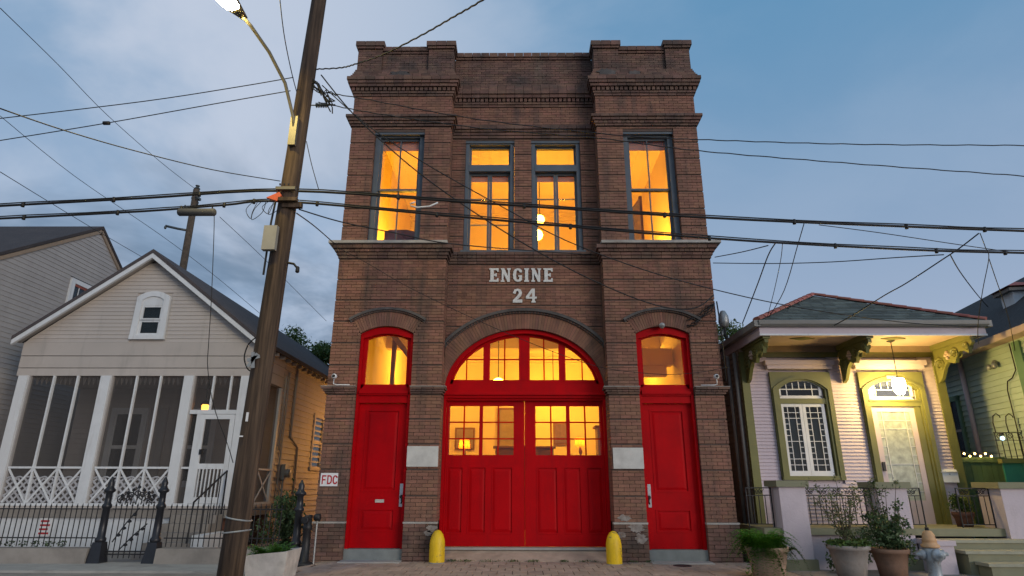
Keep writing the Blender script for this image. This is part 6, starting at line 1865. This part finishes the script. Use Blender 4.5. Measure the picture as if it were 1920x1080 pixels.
# splice case hanging on the lower cable
t = thing('splice_case', 'grey splice case hanging on the lower cables left of pole', 'splice case', (-5.43, -3.0, 5.6))
MB().lathe((-5.74, -3.02, 5.60), [(0, 0), (.05, .0), (.065, .02), (.065, .59), (.05, .61), (0, .61)], 14, 'x').build('case', 'cable_gray', t, True)
for xx_ in (-5.66, -5.2):
    MB().tube([(xx_, -3.0, 5.66), (xx_, -3.0, 5.74)], .012, 6).build('hanger', 'cable', t)
t = thing('cable_loop', 'white cable slack loop hanging before the left upper window', 'cable', (-1.7, -3.0, 5.7))
MB().tube([(-1.46, -3.0, 5.78), (-1.6, -3.0, 5.71), (-1.80, -3.0, 5.69), (-1.91, -3.0, 5.72), (-1.92, -3.0, 5.76), (-1.84, -3.0, 5.79)], .014, 6).build('loop', 'white_paint', t, True)
# distant pole over the roofs
BP = thing('utility_pole', 'distant dark utility pole above the cream gable roof', 'pole', (-13.1, 10, -.1))
MB().tube([(-13.05, 10, -.1), (-13.1, 10, 12.65)], .17, 10, True, .12).build('shaft', 'bark', BP, True)
MB().tube([(-13.05, 10, 10.85), (-13.5, 9.9, 10.9), (-13.95, 9.8, 10.98)], .05, 8).lathe((-13.95, 9.8, 10.85), [(.03, 0), (.05, .05), (.04, .12), (0, .15)], 8).build('insulator_arm', 'insulator', BP, True)
MB().box(-13.2, -12.9, 9.9, 10.1, 12.2, 12.3).build('band', 'insulator', BP)
MB().lathe((-13.08, 10, 12.65), [(.08, 0), (.12, .05), (.05, .12), (.09, .18), (0, .22)], 8).build('pole_top', 'insulator', BP)
MB().tube([(-12.95, 9.85, 11.6), (-12.85, 9.85, 12.0), (-13.0, 9.85, 12.3)], .025, 6).build('jumper', 'cable', BP)

WIRES = [
    ([(-9.55, -3.0, 5.69), (-8.75, -3.0, 5.73), (-6.37, -3.0, 5.87), (-3.98, -3.0, 6.0), (-0.76, -3.0, 5.77), (2.99, -3.0, 5.5), (6.17, -3.0, 5.34), (8.05, -3.0, 5.26), (9.15, -3.0, 5.22)], 0.0247, 'thick upper lashed cable bundle running past the pole along the street'),
    ([(-9.48, -3.0, 5.46), (-8.69, -3.0, 5.5), (-6.33, -3.0, 5.63), (-5.01, -3.0, 5.74), (-3.96, -3.0, 5.8), (-0.76, -3.0, 5.49), (2.96, -3.0, 5.14), (6.1, -3.0, 4.94), (7.95, -3.0, 4.88), (9.04, -3.0, 4.85)], 0.0228, 'thick lower lashed cable bundle just under the upper street cable'),
    ([(-10.01, -3.0, 7.31), (-9.19, -3.0, 7.41), (-6.73, -3.0, 7.75), (-5.07, -3.0, 8.05), (-4.14, -3.0, 8.24)], 0.0086, 'thin wire meeting the pole from the left, higher of two'),
    ([(-9.87, -3.0, 6.83), (-9.08, -3.0, 6.97), (-7.3, -3.0, 7.31), (-5.49, -3.0, 7.69), (-4.16, -3.0, 7.96)], 0.0086, 'thin wire meeting the pole from the left with a dark splice'),
    ([(-3.66, -3.0, 7.94), (-2.96, -3.0, 7.81), (-0.79, -3.0, 7.36), (1.64, -3.0, 7.04), (3.13, -3.0, 6.95), (5.57, -3.0, 6.86), (8.44, -3.0, 6.83), (9.69, -3.0, 6.81)], 0.0094, 'higher thin twisted wire leaving the firehouse cornice toward the right'),
    ([(-3.64, -3.0, 7.72), (-2.66, -3.0, 7.5), (-0.79, -3.0, 7.19), (1.31, -3.0, 6.98), (2.93, -3.0, 6.74), (5.5, -3.0, 6.49), (8.3, -3.0, 6.25), (9.5, -3.0, 6.14)], 0.0094, 'lower thin twisted wire running right beneath the higher twisted one'),
    ([(-3.76, -3.0, 8.41), (-3.14, -3.48, 8.07), (-2.78, -3.78, 7.92), (-2.22, -4.29, 7.69), (-1.52, -4.99, 7.45), (-1.0, -5.59, 7.23), (-0.57, -6.15, 6.99), (-0.03, -7.0, 6.61)], 0.0125, 'twisted wire lit yellow by the street lamp crossing above the parapet'),
    ([(-3.68, -5.0, 8.37), (-3.81, -4.33, 8.08), (-3.91, -3.67, 7.9), (-4.05, -3.0, 7.94)], 0.0078, 'steep thin wire rising beside the street lamp arm'),
    ([(-3.65, -3.0, 8.29), (-3.15, -2.79, 7.71), (-2.55, -2.54, 7.18), (-1.8, -2.23, 6.63), (-0.84, -1.85, 6.06), (0.15, -1.46, 5.56), (1.18, -1.07, 5.13), (2.26, -0.68, 4.79), (3.05, -0.41, 4.68), (3.53, -0.26, 4.78), (3.89, -0.15, 5.06)], 0.0125, 'service drop sagging diagonally across the facade to its right corner'),
    ([(-3.61, -3.0, 8.07), (-2.78, -2.82, 7.36), (-1.75, -2.59, 6.72), (-0.34, -2.27, 6.0), (0.71, -2.04, 5.5), (2.07, -1.74, 5.07), (3.48, -1.45, 4.76), (5.16, -1.11, 4.51), (7.37, -0.69, 4.33), (8.99, -0.4, 4.33)], 0.0101, 'long service drop passing the firehouse to the pink house eave'),
    ([(-3.76, -3.0, 5.66), (-3.18, -2.53, 5.64), (-2.37, -1.95, 5.68), (-1.47, -1.37, 5.71), (0.18, -0.44, 5.92), (1.47, 0.2, 6.08)], 0.0117, 'service wire crossing below the upper windows to the central bay'),
    ([(-3.79, -3.0, 5.59), (-3.94, -1.68, 5.93), (-4.0, -0.2, 6.17)], 0.0109, 'short service wire from pole to left end of stone sill'),
    ([(-3.93, -0.2, 6.09), (-3.27, -0.2, 5.73), (-2.46, -0.2, 5.25), (-1.45, -0.2, 4.74), (-0.36, -0.2, 4.24), (0.7, -0.2, 3.81), (1.59, -0.2, 3.53), (2.69, -0.2, 3.41), (3.42, -0.2, 3.45), (4.02, -0.2, 3.56)], 0.0062, 'thin black wire drooping across the big arch window'),
    ([(-10.86, -2.0, 10.71), (-12.54, 1.59, 12.1), (-13.2, 4.52, 12.51), (-13.35, 7.78, 12.68), (-13.11, 10.0, 12.65)], 0.0094, 'far wire running diagonally from upper left to distant pole'),
    ([(-5.29, -7.0, 4.88), (-5.38, -6.09, 5.21), (-5.23, -5.1, 5.53), (-4.76, -3.95, 5.87), (-4.13, -3.0, 6.18)], 0.0078, 'sagging wire reaching the pole just above the thick cables'),
    ([(-15.11, 3.0, 11.46), (-15.06, 6.14, 11.2), (-14.06, 9.73, 10.58), (-12.91, 11.98, 9.71), (-11.54, 14.0, 8.52)], 0.0094, 'far diagonal wire passing behind the cream gable roof peak'),
    ([(-9.87, -2.0, 6.91), (-11.0, 0.57, 7.55), (-11.66, 3.14, 7.93), (-11.87, 6.0, 8.09)], 0.0078, 'far diagonal wire ending behind the left roof peak'),
    ([(-11.98, 10.0, 11.45), (-11.91, 13.4, 11.34), (-11.47, 16.4, 10.82), (-10.55, 20.0, 9.81)], 0.0109, 'faint far wire descending behind the wooden pole'),
    ([(4.02, -3.0, 5.06), (4.22, -2.19, 5.14), (4.41, -1.11, 4.95), (4.62, 0.4, 4.6)], 0.0109, 'double service drop falling to the left end of pink house'),
    ([(4.13, -3.0, 5.06), (4.51, -2.0, 5.11), (4.75, -1.0, 4.83), (4.95, 0.0, 4.52)], 0.0062, 'very thin drop wire beside the double service drop'),
    ([(4.52, -3.0, 5.39), (4.62, -2.48, 5.22), (4.78, -1.39, 4.76), (4.98, 0.0, 4.57)], 0.0078, 'drop wire hanging from a small ring on upper cable'),
    ([(7.31, -3.0, 5.22), (7.21, -2.66, 5.1), (7.12, -2.37, 5.02), (6.86, -1.7, 4.81), (6.67, -1.31, 4.7), (6.35, -0.74, 4.48), (6.1, -0.35, 4.34)], 0.0109, 'service drop descending left onto the slate hip roof'),
    ([(6.77, -3.0, 4.85), (7.94, -1.59, 5.05), (9.98, 0.77, 5.38), (11.54, 2.5, 5.57)], 0.0094, 'paired drop wire descending right toward the dark shingle roof'),
    ([(7.33, -3.0, 5.22), (7.8, -2.46, 5.18), (8.25, -1.92, 5.19), (8.43, -1.38, 4.76), (8.61, -0.84, 4.24), (8.95, -0.3, 4.0)], 0.0070, 'thin drop wire ending near right end of pink house eave'),
    ([(7.37, -3.0, 4.78), (8.12, -2.12, 4.72), (8.88, -1.25, 4.44), (9.58, -0.38, 4.04), (10.25, 0.5, 3.78)], 0.0070, 'thin drop wire ending on the mint green house wall'),
    ([(3.93, -0.2, 5.74), (4.85, -0.93, 5.46), (5.61, -1.64, 5.23), (6.28, -2.42, 5.02), (6.67, -3.0, 4.85)], 0.0094, 'pair of wires from firehouse side sweeping up to lower cable'),
    ([(3.98, -0.2, 5.87), (4.0, -1.6, 5.44), (3.89, -3.0, 5.01)], 0.0094, 'short wire from firehouse side up to lower cable clamp'),
    ([(4.76, -3.0, 5.37), (5.72, -3.0, 5.23), (6.96, -3.0, 5.02), (7.78, -3.0, 4.89)], 0.0070, 'thin wire slanting between the two thick cables at right'),
    ([(-5.18, -3.0, 5.64), (-5.13, -2.99, 5.4), (-4.99, -2.97, 4.13), (-4.93, -2.96, 3.44), (-4.89, -2.94, 3.02), (-4.72, -2.93, 2.46), (-4.45, -2.91, 1.92), (-4.32, -2.9, 1.63)], 0.0062, 'thin drop wire hanging in front of the cream porch house'),
    ([(-3.77, -3.0, 6.94), (-3.63, -3.0, 6.48), (-3.47, -3.0, 6.03)], 0.0070, 'thin down wire from pole to thick upper cable'),
    ([(-4.2, -2.9, 3.54), (-4.33, -2.9, 3.41), (-4.37, -2.9, 3.2), (-4.3, -2.9, 3.03), (-4.23, -2.9, 2.98)], 0.0109, 'black cable loop beside the wooden pole'),
]
for pts_, r_, lb in WIRES:
    pts_ = list(pts_)
    if pts_[0][0] < -8.6 and pts_[0][1] == -3.0:
        d0 = Vector(pts_[0]) - Vector(pts_[1]); pts_ = [tuple(Vector(pts_[0]) + d0.normalized() * 8)] + pts_
    if pts_[-1][0] > 9.0 and pts_[-1][1] == -3.0:
        d0 = Vector(pts_[-1]) - Vector(pts_[-2]); pts_ = pts_ + [tuple(Vector(pts_[-1]) + d0.normalized() * 8)]
    sp_ = smooth_path(pts_)
    mb = MB()
    if 'twisted' in lb:
        mb.tube([p + Vector((0, .005 * math.sin(i * 1.9), .005 * math.cos(i * 1.9))) for i, p in enumerate(smooth_path(pts_, 14))], r_, 5)
    elif 'bundle' in lb:
        mb.tube(sp_, r_ * .8, 6)
        mb.tube([p + Vector((0, -.01, .03 + .006 * math.sin(i * 1.3))) for i, p in enumerate(sp_)], r_ * .45, 5)
        for i in range(2, len(sp_) - 2, 3):
            mb.lathe(sp_[i] + Vector((0, 0, -.01)), [(r_ * 1.15, -.03), (r_ * 1.2, 0), (r_ * 1.15, .05)], 6)
    else:
        mb.tube(sp_, r_, 5)
    o = mb.build('overhead_cable', 'cable', None, True)
    tag(o, lb, 'cable')
for loc, lb in (((-7.3, -3.0, 7.31), 'dark barrel splice on the second thin wire at left'),):
    tag(MB().lathe(Vector(loc) - Vector((.06, 0, 0)), [(.012, 0), (.035, .01), (.035, .11), (.012, .12)], 10, 'x').build('wire_splice', 'cable', None, True), lb, 'splice')
